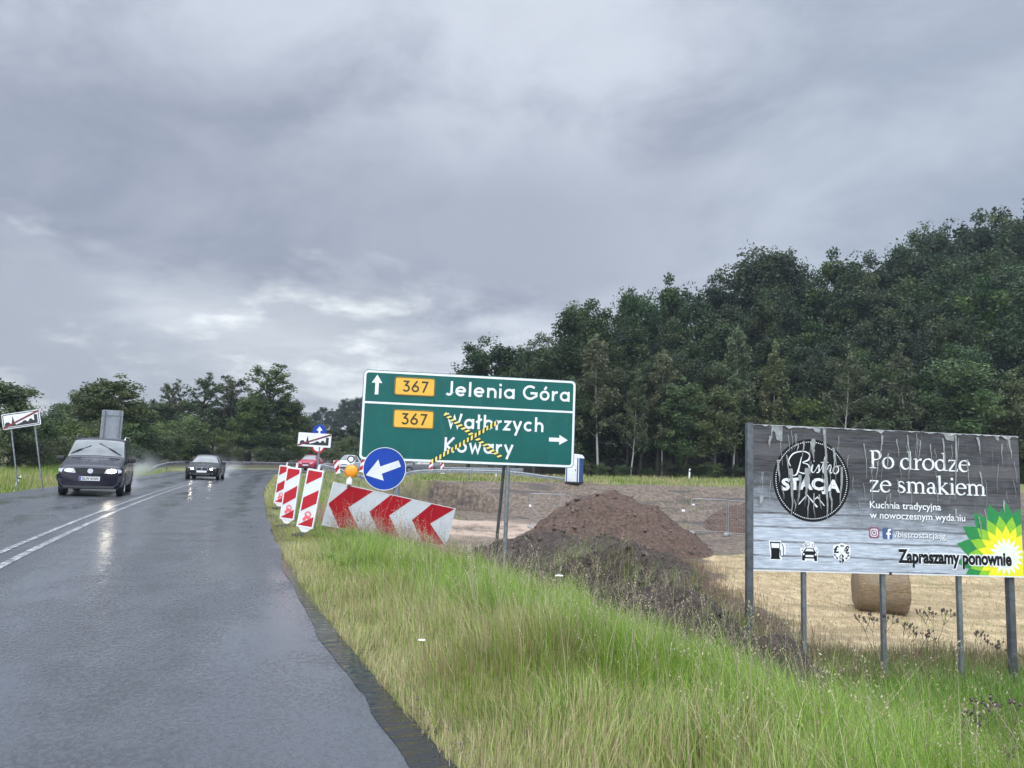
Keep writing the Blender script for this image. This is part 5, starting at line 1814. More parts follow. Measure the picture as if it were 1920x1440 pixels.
def straw_bale():
    m = bpy.data.materials.new("bale_straw"); m.use_nodes = True
    b = NB(m.node_tree); pr = m.node_tree.nodes["Principled BSDF"]
    tc = b.n("ShaderNodeTexCoord").outputs["Object"]
    n = b.noise(b.mapping(tc, (2, 14, 14)), 3, 6, .7); n2 = b.noise(tc, 2.2, 4, .6)
    c = b.mix(b.sstep(n, .3, .7), (.14, .095, .055), (.32, .235, .135)); c = b.mix(b.math("MULTIPLY", b.sstep(n2, .45, .65), .5), c, (.24, .20, .15))
    b.set(pr.inputs["Base Color"], c); pr.inputs["Roughness"].default_value = .9
    b.set(pr.inputs["Normal"], b.bump(n, 1.0, .04))
    p = at(1651, 1135, 19.8); R = .62; Wd_ = 1.22
    g = gz(p.x, p.y)
    n_, k_ = 64, 18; V, F = [], []
    for k in range(k_ + 1):
        t = k / k_; x = -Wd_ / 2 + Wd_ * t
        e = min(t, 1 - t); rr = R * (1 - .10 * max(0, 1 - e / .05) ** 2)
        for i in range(n_):
            a = 2 * math.pi * i / n_
            q = rr * (1 + .012 * math.sin(9 * a + 3 * t) + float(rng.normal(0, .008)))
            V.append((x + float(rng.normal(0, .008)), q * math.cos(a), R + q * math.sin(a)))
    for k in range(k_):
        for i in range(n_):
            F.append((k * n_ + i, k * n_ + (i + 1) % n_, (k + 1) * n_ + (i + 1) % n_, (k + 1) * n_ + i))
    F.append(tuple(range(n_))[::-1]); F.append(tuple(range(k_ * n_, (k_ + 1) * n_)))
    mb = MB(); mb.add(V, F)
    ob = mb.build("straw_bale", m, None, 50, loc=(p.x, p.y, g - .04), rot=(0, 0, R_(-16)))
    tag(ob, "round straw bale lying on the mown field behind the billboard posts", "straw bale")
    # loose ends of straw
    N = 5200
    a = rng.uniform(0, 2 * math.pi, N); x = rng.uniform(-Wd_ / 2, Wd_ / 2, N)
    P = np.stack([x, R * .99 * np.cos(a), R + R * .99 * np.sin(a)], 1)
    v, q, t_, c = blades(P, rng.uniform(.02, .10, N), np.full(N, .006), rng.uniform(0, 6.28, N), rng.uniform(.5, 1.5, N), pick(DRY, N))
    np_mesh("loose_straw", v, quads=q, tris=t_, mat=M["blade"], attrs={"tint": c}, parent=ob)


straw_bale()


def marker_posts():
    root = empty("verge_post")
    mb = MB(); mb.plate([(-.06, 0), (.06, 0), (.06, .86), (.03, 1.0), (-.06, .93)], -.05, .05); mb.build("post_body", M["plastic_white"], root)
    mb = MB(); mb.plate([(-.062, .68), (.062, .70), (.062, .84), (-.062, .82)], -.054, -.0505); mb.build("dark_band", M["skyline"], root)
    spots = [(1292, 893, 68.0, "white verge post in the grass before the wood, right of the big mound"), (931, 884, 64.0, "white verge post just under the lower edge of the green sign"), (29, 884, 27.0, "short white verge post under the leaning town sign")]
    for i, (u, v, Y, lb) in enumerate(spots):
        p = at(u, v, Y); r = root if i == 0 else copy_tree(root, (0, 0, 0))
        r.location = (p.x, p.y, gz(p.x, p.y)); r.rotation_euler = (0, R_((4, -3, 22)[i]), R_((10, 0, 30)[i])); r.scale = ((1,) * 3, (.8,) * 3, (.5,) * 3)[i]
        tag(r, lb, "marker post", "white verge posts")
    # far site signs beside the bend: a white disc between two striped boards
    p = at(658, 861, 52.0); g = gz(p.x, p.y)
    r = empty("small_disc_sign", (p.x, p.y, g), 0, "small white disc with a dark rim above the amber lamp, on the far side", "road sign")
    z = p.z - g; Mx = Matrix.Translation((0, 0, z)) @ Matrix.Rotation(R_(90), 4, "X")
    mb = MB(); mb.lathe([(.26, .01), (.265, -.01)], 28, M=Mx); d = mb.build("disc", M["skyline"], r, 40)
    mb = MB(); disc(mb, 0, z, .18, .014, n=28); mb.build("face", M["white"], d)
    mb = MB(); mb.tube([(0, .04, -.2), (0, .04, z)], .03, 8); mb.build("post", M["steel"], r, 60)
    for i, (u, v, lean, lb) in enumerate(((647, 872, -.25, "small striped board left of the far white disc"), (671, 870, .12, "small striped board right of the far white disc"), (806, 874, .1, "left one of two striped boards just under the green sign"), (832, 876, -.15, "right one of two striped boards just under the green sign"))):
        p = at(u, v, 52.5 if i < 2 else 66); g = gz(p.x, p.y)
        r = empty("striped_board", (p.x, p.y, g), 0, lb, "barrier board", "small striped boards beyond the verge"); z = p.z - g; r.rotation_euler = (0, lean, 0)
        mb = MB(); mb.plate([(-.17, z - .55), (.17, z - .55), (.17, z + .40), (-.17, z + .40)], 0, .03); pn = mb.build("panel", M["white"], r)
        mb = MB(); flat(mb, [(-.16, z - .5), (.16, z - .22), (.16, z + .08), (-.16, z - .20)], .003); flat(mb, [(-.16, z + .05), (.16, z + .33), (.16, z + .39), (0, z + .39), (-.16, z + .28)], .003); mb.build("stripe", M["red"], pn)
        mb = MB(); mb.tube([(0, .04, -.2), (0, .04, z)], .025, 8); mb.build("post", M["steel"], r, 60)


marker_posts()
# ------------------------------------------------------------------ cars
M["glass"] = mat("car_glass", (.055, .066, .066), rough=.05, var=.35, scale=3, spec=.9)
M["trim"] = mat("car_black_trim", (.012, .012, .013), rough=.45, var=.15)
M["tyre"] = mat("tyre_rubber", (.014, .014, .014), rough=.6, var=.2)
M["rim"] = mat("alloy_rim", (.30, .31, .32), rough=.3, metal=.8, var=.1)
M["chrome"] = mat("chrome", (.62, .63, .65), rough=.12, metal=1.0, var=.03)
M["lamp_off"] = mat("lamp_glass", (.50, .52, .55), rough=.12, var=.15, scale=20, spec=.7)
M["lamp_on"] = mat("lamp_lit", (.9, .88, .8), rough=.2, var=.0, emit=(1.0, .90, .70), estr=30.0)
M["lamp_dim"] = mat("lamp_side_lit", (.8, .8, .78), rough=.2, var=.0, emit=(1.0, .95, .85), estr=.15)
M["under"] = mat("underbody", (.008, .008, .009), rough=.8, var=.1)
M["number_plate"] = mat("number_plate", (.62, .63, .62), rough=.4, var=.04)
M["plate_blue"] = mat("plate_blue", (.02, .05, .30), rough=.4, var=.02)


def car(label, loc, heading, paint, spec, lights=("on", "on"), plate=None, kind="car", name="car"):
    """lofted body; local front looks to -y; heading = direction of travel in the ground plane"""
    root = empty(name, loc, heading + math.pi / 2, label, kind)
    S = spec["stations"]          # (y, floor z, widest half width, belt z, belt half width, top z, top half width)
    st = np.array(S, float)
    def prof(r):
        y, zb, w, zbelt, wb, zt, wt = r
        hi = max(zt - zbelt, .0)
        return np.array([(0, zb), (w * .78, zb), (w * .955, zb + .05), (w * .99, zb + .20), (w, (zb + zbelt) / 2 + .03), (w * .985, zbelt - .10), (wb, zbelt), (wb + (wt - wb) * .5, zbelt + hi * .5), (wt, zt - min(.05, hi * .3)), (wt * .86, zt - min(.012, hi * .1)), (wt * .45, zt + .012), (0, zt + .018)])
    rows = np.array([prof(r) for r in st])
    ysta = st[:, 0]
    NP = rows.shape[1]
    def cr(P, t):
        n = len(P); i = int(min(max(math.floor(t), 0), n - 2)); f = t - i
        p0, p1, p2, p3 = P[max(i - 1, 0)], P[i], P[i + 1], P[min(i + 2, n - 1)]
        m1, m2 = (p2 - p0) * .42, (p3 - p1) * .42
        return (2 * f ** 3 - 3 * f * f + 1) * p1 + (f ** 3 - 2 * f * f + f) * m1 + (-2 * f ** 3 + 3 * f * f) * p2 + (f ** 3 - f * f) * m2
    def surf(u, v):
        """u along the stations, v round the half section; negative v = the other side"""
        s_ = -1 if v < 0 else 1; v = abs(v)
        ring_ = np.array([cr(rows[:, k], u) for k in range(max(0, int(v) - 1), min(NP, int(v) + 3))])
        p = cr(ring_, v - max(0, int(v) - 1))
        y = float(cr(ysta[:, None], u)[0])
        return Vector((s_ * p[0], y, p[1]))
    nu, nv = (len(S) - 1) * 4, (NP - 1) * 3
    V, F = [], []
    for i in range(nu + 1):
        u = i / 4
        R1 = np.array([cr(rows[:, k], u) for k in range(NP)]); y = float(cr(ysta[:, None], u)[0])
        ringp = [cr(R1, j / 3) for j in range(nv + 1)]
        for j in range(nv + 1): V.append((ringp[j][0], y, ringp[j][1]))
        for j in range(nv - 1, 0, -1): V.append((-ringp[j][0], y, ringp[j][1]))
    n = 2 * nv
    for i in range(nu):
        for k in range(n):
            k2 = (k + 1) % n
            F.append((i * n + k, (i + 1) * n + k, (i + 1) * n + k2, i * n + k2))
    F.append(tuple(range(n))); F.append(tuple(range(nu * n, (nu + 1) * n))[::-1])
    mb = MB(); mb.add(V, F); body = mb.build("body", [paint, M["under"]], root, 48)
    # wheel arches cut out of the body
    wr, tw, xs_ = spec["wheel_r"], .21, spec["track"] / 2
    cut = MB()
    for y in spec["axles"]:
        for s_ in (-1, 1):
            Mx = Matrix.Translation((s_ * xs_, y, wr)) @ Matrix.Rotation(R_(90), 4, "Y")
            cut.lathe([(wr + .055, -.17), (wr + .055, .32)] if s_ > 0 else [(wr + .055, -.32), (wr + .055, .17)], 26, M=Mx)
    c_o = cut.build("cutter", M["under"])
    c_o.parent = root
    bo = body.modifiers.new("arch", "BOOLEAN"); bo.object = c_o; bo.operation = "DIFFERENCE"; bo.solver = "EXACT"
    bpy.context.view_layer.update()
    dg = bpy.context.evaluated_depsgraph_get()
    me = bpy.data.meshes.new_from_object(body.evaluated_get(dg))
    body.modifiers.clear(); old = body.data; body.data = me; bpy.data.meshes.remove(old)
    bpy.data.objects.remove(c_o)
    finish(me, 45)
    # wheels
    for y in spec["axles"]:
        for s_ in (-1, 1):
            Mx = Matrix.Translation((s_ * xs_, y, wr)) @ Matrix.Rotation(R_(90) * s_, 4, "Y")
            mb = MB(); mb.lathe([(wr * .62, -.10), (wr * .93, -.10), (wr, -.07), (wr, .07), (wr * .94, .10), (wr * .64, .105), (wr * .62, .08)], 30, M=Mx); ty = mb.build("wheel", M["tyre"], root, 40)
            mb = MB(); mb.lathe([(.02, .05), (wr * .2, .075), (wr * .24, .05), (wr * .6, .045), (wr * .66, .10), (wr * .62, .102), (wr * .58, .06)], 30, M=Mx)
            for k in range(7):
                a = 2 * math.pi * k / 7
                mb.tube([Mx @ Vector((.05 * math.cos(a), .05 * math.sin(a), .078)), Mx @ Vector((wr * .6 * math.cos(a), wr * .6 * math.sin(a), .07))], .022, 6)
            mb.build("rim", M["rim"], ty, 40)
    def patch(nm, u0, u1, v0, v1, m_, par=root, off=.006, skew=(0, 0), nu_=8, nv_=8, sm=60):
        vs, fs = [], []
        for i in range(nu_ + 1):
            for j in range(nv_ + 1):
                a, c = i / nu_, j / nv_
                v = v0 + (v1 - v0) * c
                u = u0 + (u1 - u0) * a + (skew[0] * (1 - a) + skew[1] * a) * c
                p = surf(u, v)
                e = .02
                du = surf(min(u + e, len(S) - 1), v) - surf(max(u - e, 0), v)
                vv = abs(v)
                dv = surf(u, math.copysign(min(vv + e, NP - 1), v)) - surf(u, math.copysign(max(vv - e, .001), v))
                nn = du.cross(dv)
                if nn.length < 1e-9: nn = Vector((0, -1, 0))
                nn.normalize()
                if nn.dot(p - Vector((0, p.y, .75))) < 0: nn = -nn
                vs.append(p + nn * off)
        for i in range(nu_):
            for j in range(nv_):
                k = i * (nv_ + 1) + j
                fs.append((k, k + 1, k + nv_ + 2, k + nv_ + 1))
        mb = MB(); mb.add(vs, fs)
        return mb.build(nm, m_, par, sm)
    # glazing on the lofted surface
    us, ue = spec["screen"]
    for nm, (a, c) in (("windscreen", (us, ue)), ("rear_window", spec["rear"])):
        vs, fs = [], []
        N_ = 14
        for i in range(9):
            u = a + (c - a) * i / 8
            for j in range(N_ + 1):
                q = -1 + 2 * j / N_
                v = math.copysign(NP - 1 - abs(q) * (NP - 1 - spec["screen_v"]), q) if q else NP - 1
                p = surf(u, v)
                e = .03; du = surf(u + e, v) - surf(u - e, v)
                nn = Vector((0, -du.z, du.y)); nn = nn.normalized()
                if nn.z < 0: nn = -nn
                vs.append(p + nn * .008 + Vector((math.copysign(.004, q), 0, 0)))
        for i in range(8):
            for j in range(N_):
                k = i * (N_ + 1) + j; fs.append((k, k + 1, k + N_ + 2, k + N_ + 1))
        mb = MB(); mb.add(vs, fs); mb.build(nm, M["glass"], root, 60)
    for s_ in (1, -1):
        for (a, c, sk) in spec["side"]:
            patch("side_window", a, c, s_ * 6.18, s_ * 8.0, M["glass"], off=.006, skew=sk)
    for s_ in (1, -1):
        y = spec["mirror"][0]; z = spec["mirror"][1]; w = spec["mirror"][2]
        mb = MB(); Mx = Matrix.Rotation(R_(12) * s_, 3, "Z"); mb.box((s_ * (w + .12), y, z), (.22, .13, .15), bev=.045, M=Mx); mb.tube([(s_ * (w - .04), y + .03, z - .05), (s_ * (w + .05), y + .01, z - .03)], .028, 8); mb.build("mirror", M["trim"], root, 50)
        if spec.get("handles"):
            for yh in spec["handles"]:
                mb = MB(); mb.box((s_ * (spec["wmax"] + .006), yh, spec["handle_z"]), (.03, .17, .03), bev=.01); mb.build("handle", paint, root, 50)
    # face of the car
    yf = S[0][0]
    fz = spec["face"]
    def on_face(nm, pts, dep, m_, par=root, th=.03):
        """outline in the front plane; the outer points lie back to follow the rounded nose"""
        n_ = len(pts)
        bend = lambda x: spec["nose_round"] * max(0, abs(x) - .38) ** 2
        vs = [(x, yf - dep + bend(x), z) for x, z in pts] + [(x, yf + th + bend(x), z) for x, z in pts]
        mb = MB(); mb.add(vs, [tuple(range(n_)), tuple(range(2 * n_ - 1, n_ - 1, -1))] + [(i, i + n_, (i + 1) % n_ + n_, (i + 1) % n_) for i in range(n_)])
        return mb.build(nm, m_, par)
    for nm, pts, dep, m_ in fz["pieces"]:
        on_face(nm, pts, dep, M[m_] if isinstance(m_, str) else m_)
    for s_, lt in ((-1, lights[0]), (1, lights[1])):
        h = on_face("headlight", [(s_ * x, z) for x, z in fz["lamp"]], .02, M["lamp_off"])
        if lt in ("on", "dim"):
            lx, lz, lw, lh = fz["bulb"]
            on_face("lamp_bulb", [(s_ * (lx + lw * math.cos(a)), lz + lh * math.sin(a)) for a in [2 * math.pi * k / 14 for k in range(14)]], .027, M["lamp_on" if lt == "on" else "lamp_dim"], h, .01)
    if plate:
        x0, x1, z0, z1 = fz["plate"]
        pl = on_face("number_plate", [(x0, z0), (x1, z0), (x1, z1), (x0, z1)], fz["plate_d"], M["number_plate"])
        on_face("plate_band", [(x0 + .004, z0 + .004), (x0 + .05, z0 + .004), (x0 + .05, z1 - .004), (x0 + .004, z1 - .004)], fz["plate_d"] + .002, M["plate_blue"], pl, -.06)
        mb = MB(); font_text(mb, plate, x0 + .075, z0 + .022, x1 - x0 - .10, z1 - z0 - .044, 0, bold=.03)
        mb.v = [(x, yf - fz["plate_d"] - .0025, z) for x, y, z in mb.v]
        mb.build("plate_lettering", M["black"], pl)
    return root, surf, yf, on_face


def paint(name, col, rough=.26, var=.06, coat=.12):
    return mat(name, col, rough=rough, var=var, scale=2, coat=coat, dirt=tuple(min(1, q * .7 + .012) for q in col), dirt_amt=.5, spec=.28)


def van_spec():
    return dict(
        stations=[(-2.30, .30, .76, .74, .72, .80, .64), (-2.20, .24, .86, .80, .82, .87, .74), (-1.95, .22, .90, .86, .87, .95, .79), (-1.50, .22, .905, .93, .875, 1.06, .82), (-1.22, .22, .905, .97, .875, 1.13, .82), (-.86, .22, .905, .985, .875, 1.43, .765), (-.52, .22, .905, .99, .875, 1.655, .725), (.0, .22, .905, .995, .875, 1.71, .715), (1.0, .22, .905, 1.0, .875, 1.73, .71), (1.75, .24, .90, 1.01, .87, 1.70, .69), (2.15, .26, .885, 1.01, .85, 1.52, .68), (2.30, .34, .85, .98, .82, 1.10, .74)],
        wheel_r=.315, track=1.60, axles=(-1.40, 1.44), screen=(4.12, 5.82), rear=(9.2, 10.3), screen_v=8.25,
        side=[(5.05, 6.25, (.75, .2)), (6.42, 7.55, (.05, 0)), (7.65, 8.9, (0, -.2))], mirror=(-1.02, 1.06, .90), wmax=.905, handles=(-.05, .95), handle_z=.90, nose_round=.34,
        face=dict(
            pieces=[("grille", [(-.34, .655), (.34, .655), (.36, .80), (-.36, .80)], .012, "trim"), ("bumper", [(-.80, .42), (.80, .42), (.83, .50), (.83, .60), (.79, .635), (-.79, .635), (-.83, .60), (-.83, .50)], .055, "van_paint"),
                    ("lower_grille", [(-.62, .25), (.62, .25), (.76, .40), (-.76, .40)], .030, "trim"), ("spoiler_lip", [(-.74, .215), (.74, .215), (.72, .25), (-.72, .25)], .04, "trim")],
            lamp=[(.36, .665), (.70, .67), (.795, .70), (.79, .775), (.72, .80), (.42, .795), (.385, .74)], bulb=(.545, .735, .115, .05), plate=(-.26, .26, .455, .57), plate_d=.066))


M["van_paint"] = paint("minivan_paint", (.011, .010, .019))
def heading_at(s):
    return road_pt(s, 0)[1]


def s_of(x, y):
    return float(road_frame(x, y)[0][0])


def minivan():
    # front left corner of the nose stands where the photograph shows the bumper over the asphalt
    a, b_ = at(120, 925, 22.6), at(229, 931, 22.0)
    mid = (Vector((a.x, a.y)) + Vector((b_.x, b_.y))) / 2
    s = s_of(mid.x, mid.y)
    hd = heading_at(s) + math.pi + R_(4)
    d = Vector((math.cos(hd), math.sin(hd)))
    c = mid - d * 1.35 + Vector((-d.y, d.x)) * -.02
    sp_ = van_spec()
    sp_['track'], sp_['wmax'], sp_['mirror'] = 1.49, .842, (-1.02, 1.06, .83)
    sp_['stations'] = [(q[0], q[1], q[2] * .93, q[3], q[4] * .93, q[5], q[6] * .93) for q in sp_['stations']]
    root, surf, yf, on_face = car("dark purple minivan with wipers up and one headlight lit", (c.x, c.y, float(road_z(s))), hd, M["van_paint"], sp_, ("dim", "on"), "DLW 01NV", "minivan", "minivan")
    # badge on the grille
    mb = MB()
    stroke(mb, ring(0, .728, .062), .014, .0); stroke(mb, [(-.045, .765), (-.016, .70), (0, .735), (.016, .70), (.045, .765)], .013, .0004); stroke(mb, [(-.028, .778), (0, .728), (.028, .778)], .011, .0008)
    mb.v = [(x, yf - .019 + y, z) for x, y, z in mb.v]; mb.build("badge", mat("badge_silver", (.75, .76, .78), rough=.25, metal=.3, var=.02), root)
    mb = MB(); disc(mb, 0, .728, .068, 0, n=24); mb.v = [(x, yf - .0165, z) for x, y, z in mb.v]; mb.build("badge_ground", mat("badge_grey", (.42, .43, .47), rough=.3, var=.05), root)
    # wipers caught half way
    for p0, p1 in (((4.35, -8.75), (5.05, -11.6)), ((4.30, 9.0), (5.35, 11.3))):
        A, B = surf(p0[0], p0[1]), surf(p1[0], p1[1])
        up = Vector((0, -.6, .8)) * .03
        mb = MB(); mb.tube([A + up * .5, A.lerp(B, .35) + up * 1.6, A.lerp(B, .55) + up * 1.2], .014, 6); mb.tube([A.lerp(B, .12) + up * .7, B + up * .7], .011, 6); mb.build("wiper", M["trim"], root, 60)
    for s_ in (-1, 1):
        mb = MB(); mb.tube([(s_ * .655, -.42, 1.665), (s_ * .665, -.28, 1.765), (s_ * .66, 1.5, 1.785), (s_ * .65, 1.7, 1.70)], .020, 8); mb.build("roof_rail", M["chrome"] if s_ > 0 else M["trim"], root, 60)
    for x in (-.04, .5):
        pass
    return root, d


def saloon():
    sp = dict(
        stations=[(-2.25, .28, .72, .60, .68, .66, .60), (-2.14, .20, .84, .68, .80, .735, .70), (-1.80, .19, .895, .76, .84, .80, .74), (-1.20, .19, .905, .845, .85, .885, .76), (-.86, .19, .905, .875, .85, .955, .74), (-.45, .19, .905, .885, .85, 1.20, .63), (-.02, .19, .905, .89, .85, 1.385, .56), (.45, .19, .905, .895, .85, 1.42, .56), (.95, .19, .905, .905, .85, 1.38, .56), (1.45, .20, .905, .92, .84, 1.15, .62), (1.80, .21, .90, .935, .82, 1.01, .70), (2.15, .26, .87, .93, .79, .985, .68), (2.25, .36, .80, .88, .74, .93, .62)],
        wheel_r=.318, track=1.60, axles=(-1.38, 1.38), screen=(4.1, 5.85), rear=(8.1, 9.8), screen_v=8.2,
        side=[(4.9, 6.3, (.7, .1)), (6.45, 7.7, (.05, .35))], mirror=(-.62, .96, .88), wmax=.905, handles=(.1, .95), handle_z=.80, nose_round=.5,
        face=dict(
            pieces=[("kidney_grille", [(-.27, .545), (-.03, .535), (-.02, .665), (-.10, .68), (-.25, .665), (-.29, .61)], .016, "trim"), ("kidney_grille", [(.27, .545), (.03, .535), (.02, .665), (.10, .68), (.25, .665), (.29, .61)], .016, "trim"),
                    ("grille_frame", [(-.31, .535), (.31, .535), (.30, .685), (-.30, .685)], .008, "chrome"), ("lower_intake", [(-.42, .27), (.42, .27), (.50, .39), (-.50, .39)], .018, "trim"),
                    ("fog_lamp", [(.56, .33), (.66, .33), (.66, .40), (.56, .40)], .02, "lamp_off"), ("fog_lamp", [(-.66, .33), (-.56, .33), (-.56, .40), (-.66, .40)], .02, "lamp_off")],
            lamp=[(.36, .575), (.60, .575), (.72, .615), (.74, .67), (.66, .70), (.44, .675)], bulb=(.50, .62, .058, .045), plate=(-.26, .26, .415, .525), plate_d=.03))
    M["saloon_paint"] = paint("saloon_paint", (.010, .011, .012))
    c0 = at(378, 899.5, 42.0)
    s = s_of(c0.x, c0.y); hd = heading_at(s) + math.pi - R_(1)
    d = Vector((math.cos(hd), math.sin(hd)))
    c = Vector((c0.x, c0.y)) - d * 1.9
    root, surf, yf, _ = car("black saloon with both headlights lit following the minivan", (c.x, c.y, float(road_z(s))), hd, M["saloon_paint"], sp, ("on", "on"), None, "car", "saloon_car")
    x0, x1, z0, z1 = sp["face"]["plate"]
    mb = MB(); mb.box((0, yf - .03, (z0 + z1) / 2), (.52, .012, .11)); mb.build("number_plate", M["number_plate"], root)
    mb = MB(); disc(mb, 0, .715, .035, 0, n=18); mb.v = [(x, yf - .012, z) for x, y, z in mb.v]; mb.build("badge", M["chrome"], root)
    return root, d


def hatch_spec(paint_name, h=1.48):
    k = h / 1.48
    return dict(
        stations=[(-1.95, .30, .70, .64, .66, .72, .58), (-1.85, .22, .81, .74, .77, .80, .68), (-1.50, .20, .85, .82, .80, .90, .70), (-1.05, .20, .855, .88, .81, .98, .70), (-.60, .20, .855, .90, .81, 1.24 * k, .60), (-.15, .20, .855, .91, .81, 1.44 * k, .54), (.35, .20, .855, .92, .81, 1.48 * k, .54), (1.05, .20, .855, .93, .81, 1.45 * k, .54), (1.55, .22, .85, .95, .80, 1.28 * k, .56), (1.88, .27, .83, .93, .78, 1.0, .66), (1.95, .34, .78, .88, .74, .92, .64)],
        wheel_r=.30, track=1.48, axles=(-1.22, 1.26), screen=(3.15, 4.85), rear=(7.25, 8.8), screen_v=8.2,
        side=[(4.0, 5.3, (.7, .1)), (5.45, 6.7, (.05, 0))], mirror=(-.80, 1.0, .83), wmax=.855, handles=(.2,), handle_z=.84, nose_round=.5,
        face=dict(pieces=[("grille", [(-.28, .58), (.28, .58), (.30, .66), (-.30, .66)], .012, "trim"), ("lower_intake", [(-.50, .30), (.50, .30), (.55, .42), (-.55, .42)], .014, "trim"), ("number_plate", [(-.26, .44), (.26, .44), (.26, .55), (-.26, .55)], .02, "number_plate")],
                  lamp=[(.34, .60), (.62, .61), (.70, .68), (.66, .75), (.46, .72)], bulb=(.52, .67, .07, .045), plate=(-.26, .26, .44, .55), plate_d=.02))


def other_cars():
    M["red_paint"] = paint("small_car_paint", (.34, .022, .05)); M["white_paint"] = paint("white_car_paint", (.58, .60, .62)); M["grey_paint"] = paint("grey_car_paint", (.10, .105, .11))
    out = []
    for px, s_off, hd_off, pn, h, lt, lb in ((581, 21.0, 0, "red_paint", 1.46, ("off", "off"), "red hatchback coming round the bend behind the marker boards"),
                                            (652, 24.8, 0, "white_paint", 1.58, ("dim", "dim"), "white car following the red one on the bend"),
                                            (790, 33.5, 0, "grey_paint", 1.46, ("on", "on"), "grey car with lit headlights just visible under the green sign")):
        best = min((abs((lambda P: 960 + F_PX * P[0] / P[1])(proj_cam(road_pt(S_BEND + q, -1.85)[0])) - px), q) for q in np.arange(8, 60, .25))
        s = S_BEND + best[1]
        p, hd = road_pt(s, -1.85)
        if px < 700:
            hd = math.atan2(-p.y, -p.x) - R_(13) - math.pi
        r, *_ = car(lb, (p.x, p.y, p.z), hd + math.pi, M[pn], hatch_spec(pn, h), lt, None, "car", "hatchback_car")
        out.append((r, hd + math.pi))
    return out


def proj_cam(P):
    q = Vector(P) - Vector((0, 0, EYE))
    return (q.dot(_R2), q.dot(_F), q.dot(_U2))


_van, _van_d = minivan()
_sal, _sal_d = saloon()
_others = other_cars()
# ------------------------------------------------------------------ trees
M["bark"] = mat("bark_dark", (.055, .045, .038), rough=.9, var=.35, scale=3, bump=.6, bscale=14)
M["birch_bark"] = mat("birch_bark", (.30, .295, .27), rough=.8, var=.15, scale=3, dirt=(.05, .045, .04), dirt_amt=.8)
M["leaf"] = leaf_material("tree_leaf", "tint", .30, .5, .32)


def leaf_quads(C, size, col, flat_=.25, droop=0.0):
    """rhombus sprays at centres C, random orientation, leaning to horizontal"""
    N = len(C)
    a = rng.normal(0, 1, (N, 3)); a[:, 2] = a[:, 2] * flat_ - droop
    a /= np.linalg.norm(a, axis=1)[:, None]
    b = np.cross(a, rng.normal(0, 1, (N, 3))); b /= np.linalg.norm(b, axis=1)[:, None] + 1e-9
    s = (size * rng.uniform(.6, 1.35, N))[:, None]
    n = np.cross(a, b)
    V = np.stack([C - a * s, C + b * s * .5 + n * s * .12, C + a * s, C - b * s * .5 + n * s * .12], 1)
    return V.reshape(-1, 3), np.arange(N * 4).reshape(-1, 4), np.repeat(col, 4, 0)


def limb_path(r_, p, d, ln, n=5, wig=.12, up=.1):
    pts = [Vector(p)]; d = Vector(d).normalized()
    for k in range(n):
        d = (d + Vector((r_.uniform(-wig, wig), r_.uniform(-wig, wig), r_.uniform(-wig, wig) + up * .3))).normalized()
        pts.append(pts[-1] + d * ln / n)
    return pts


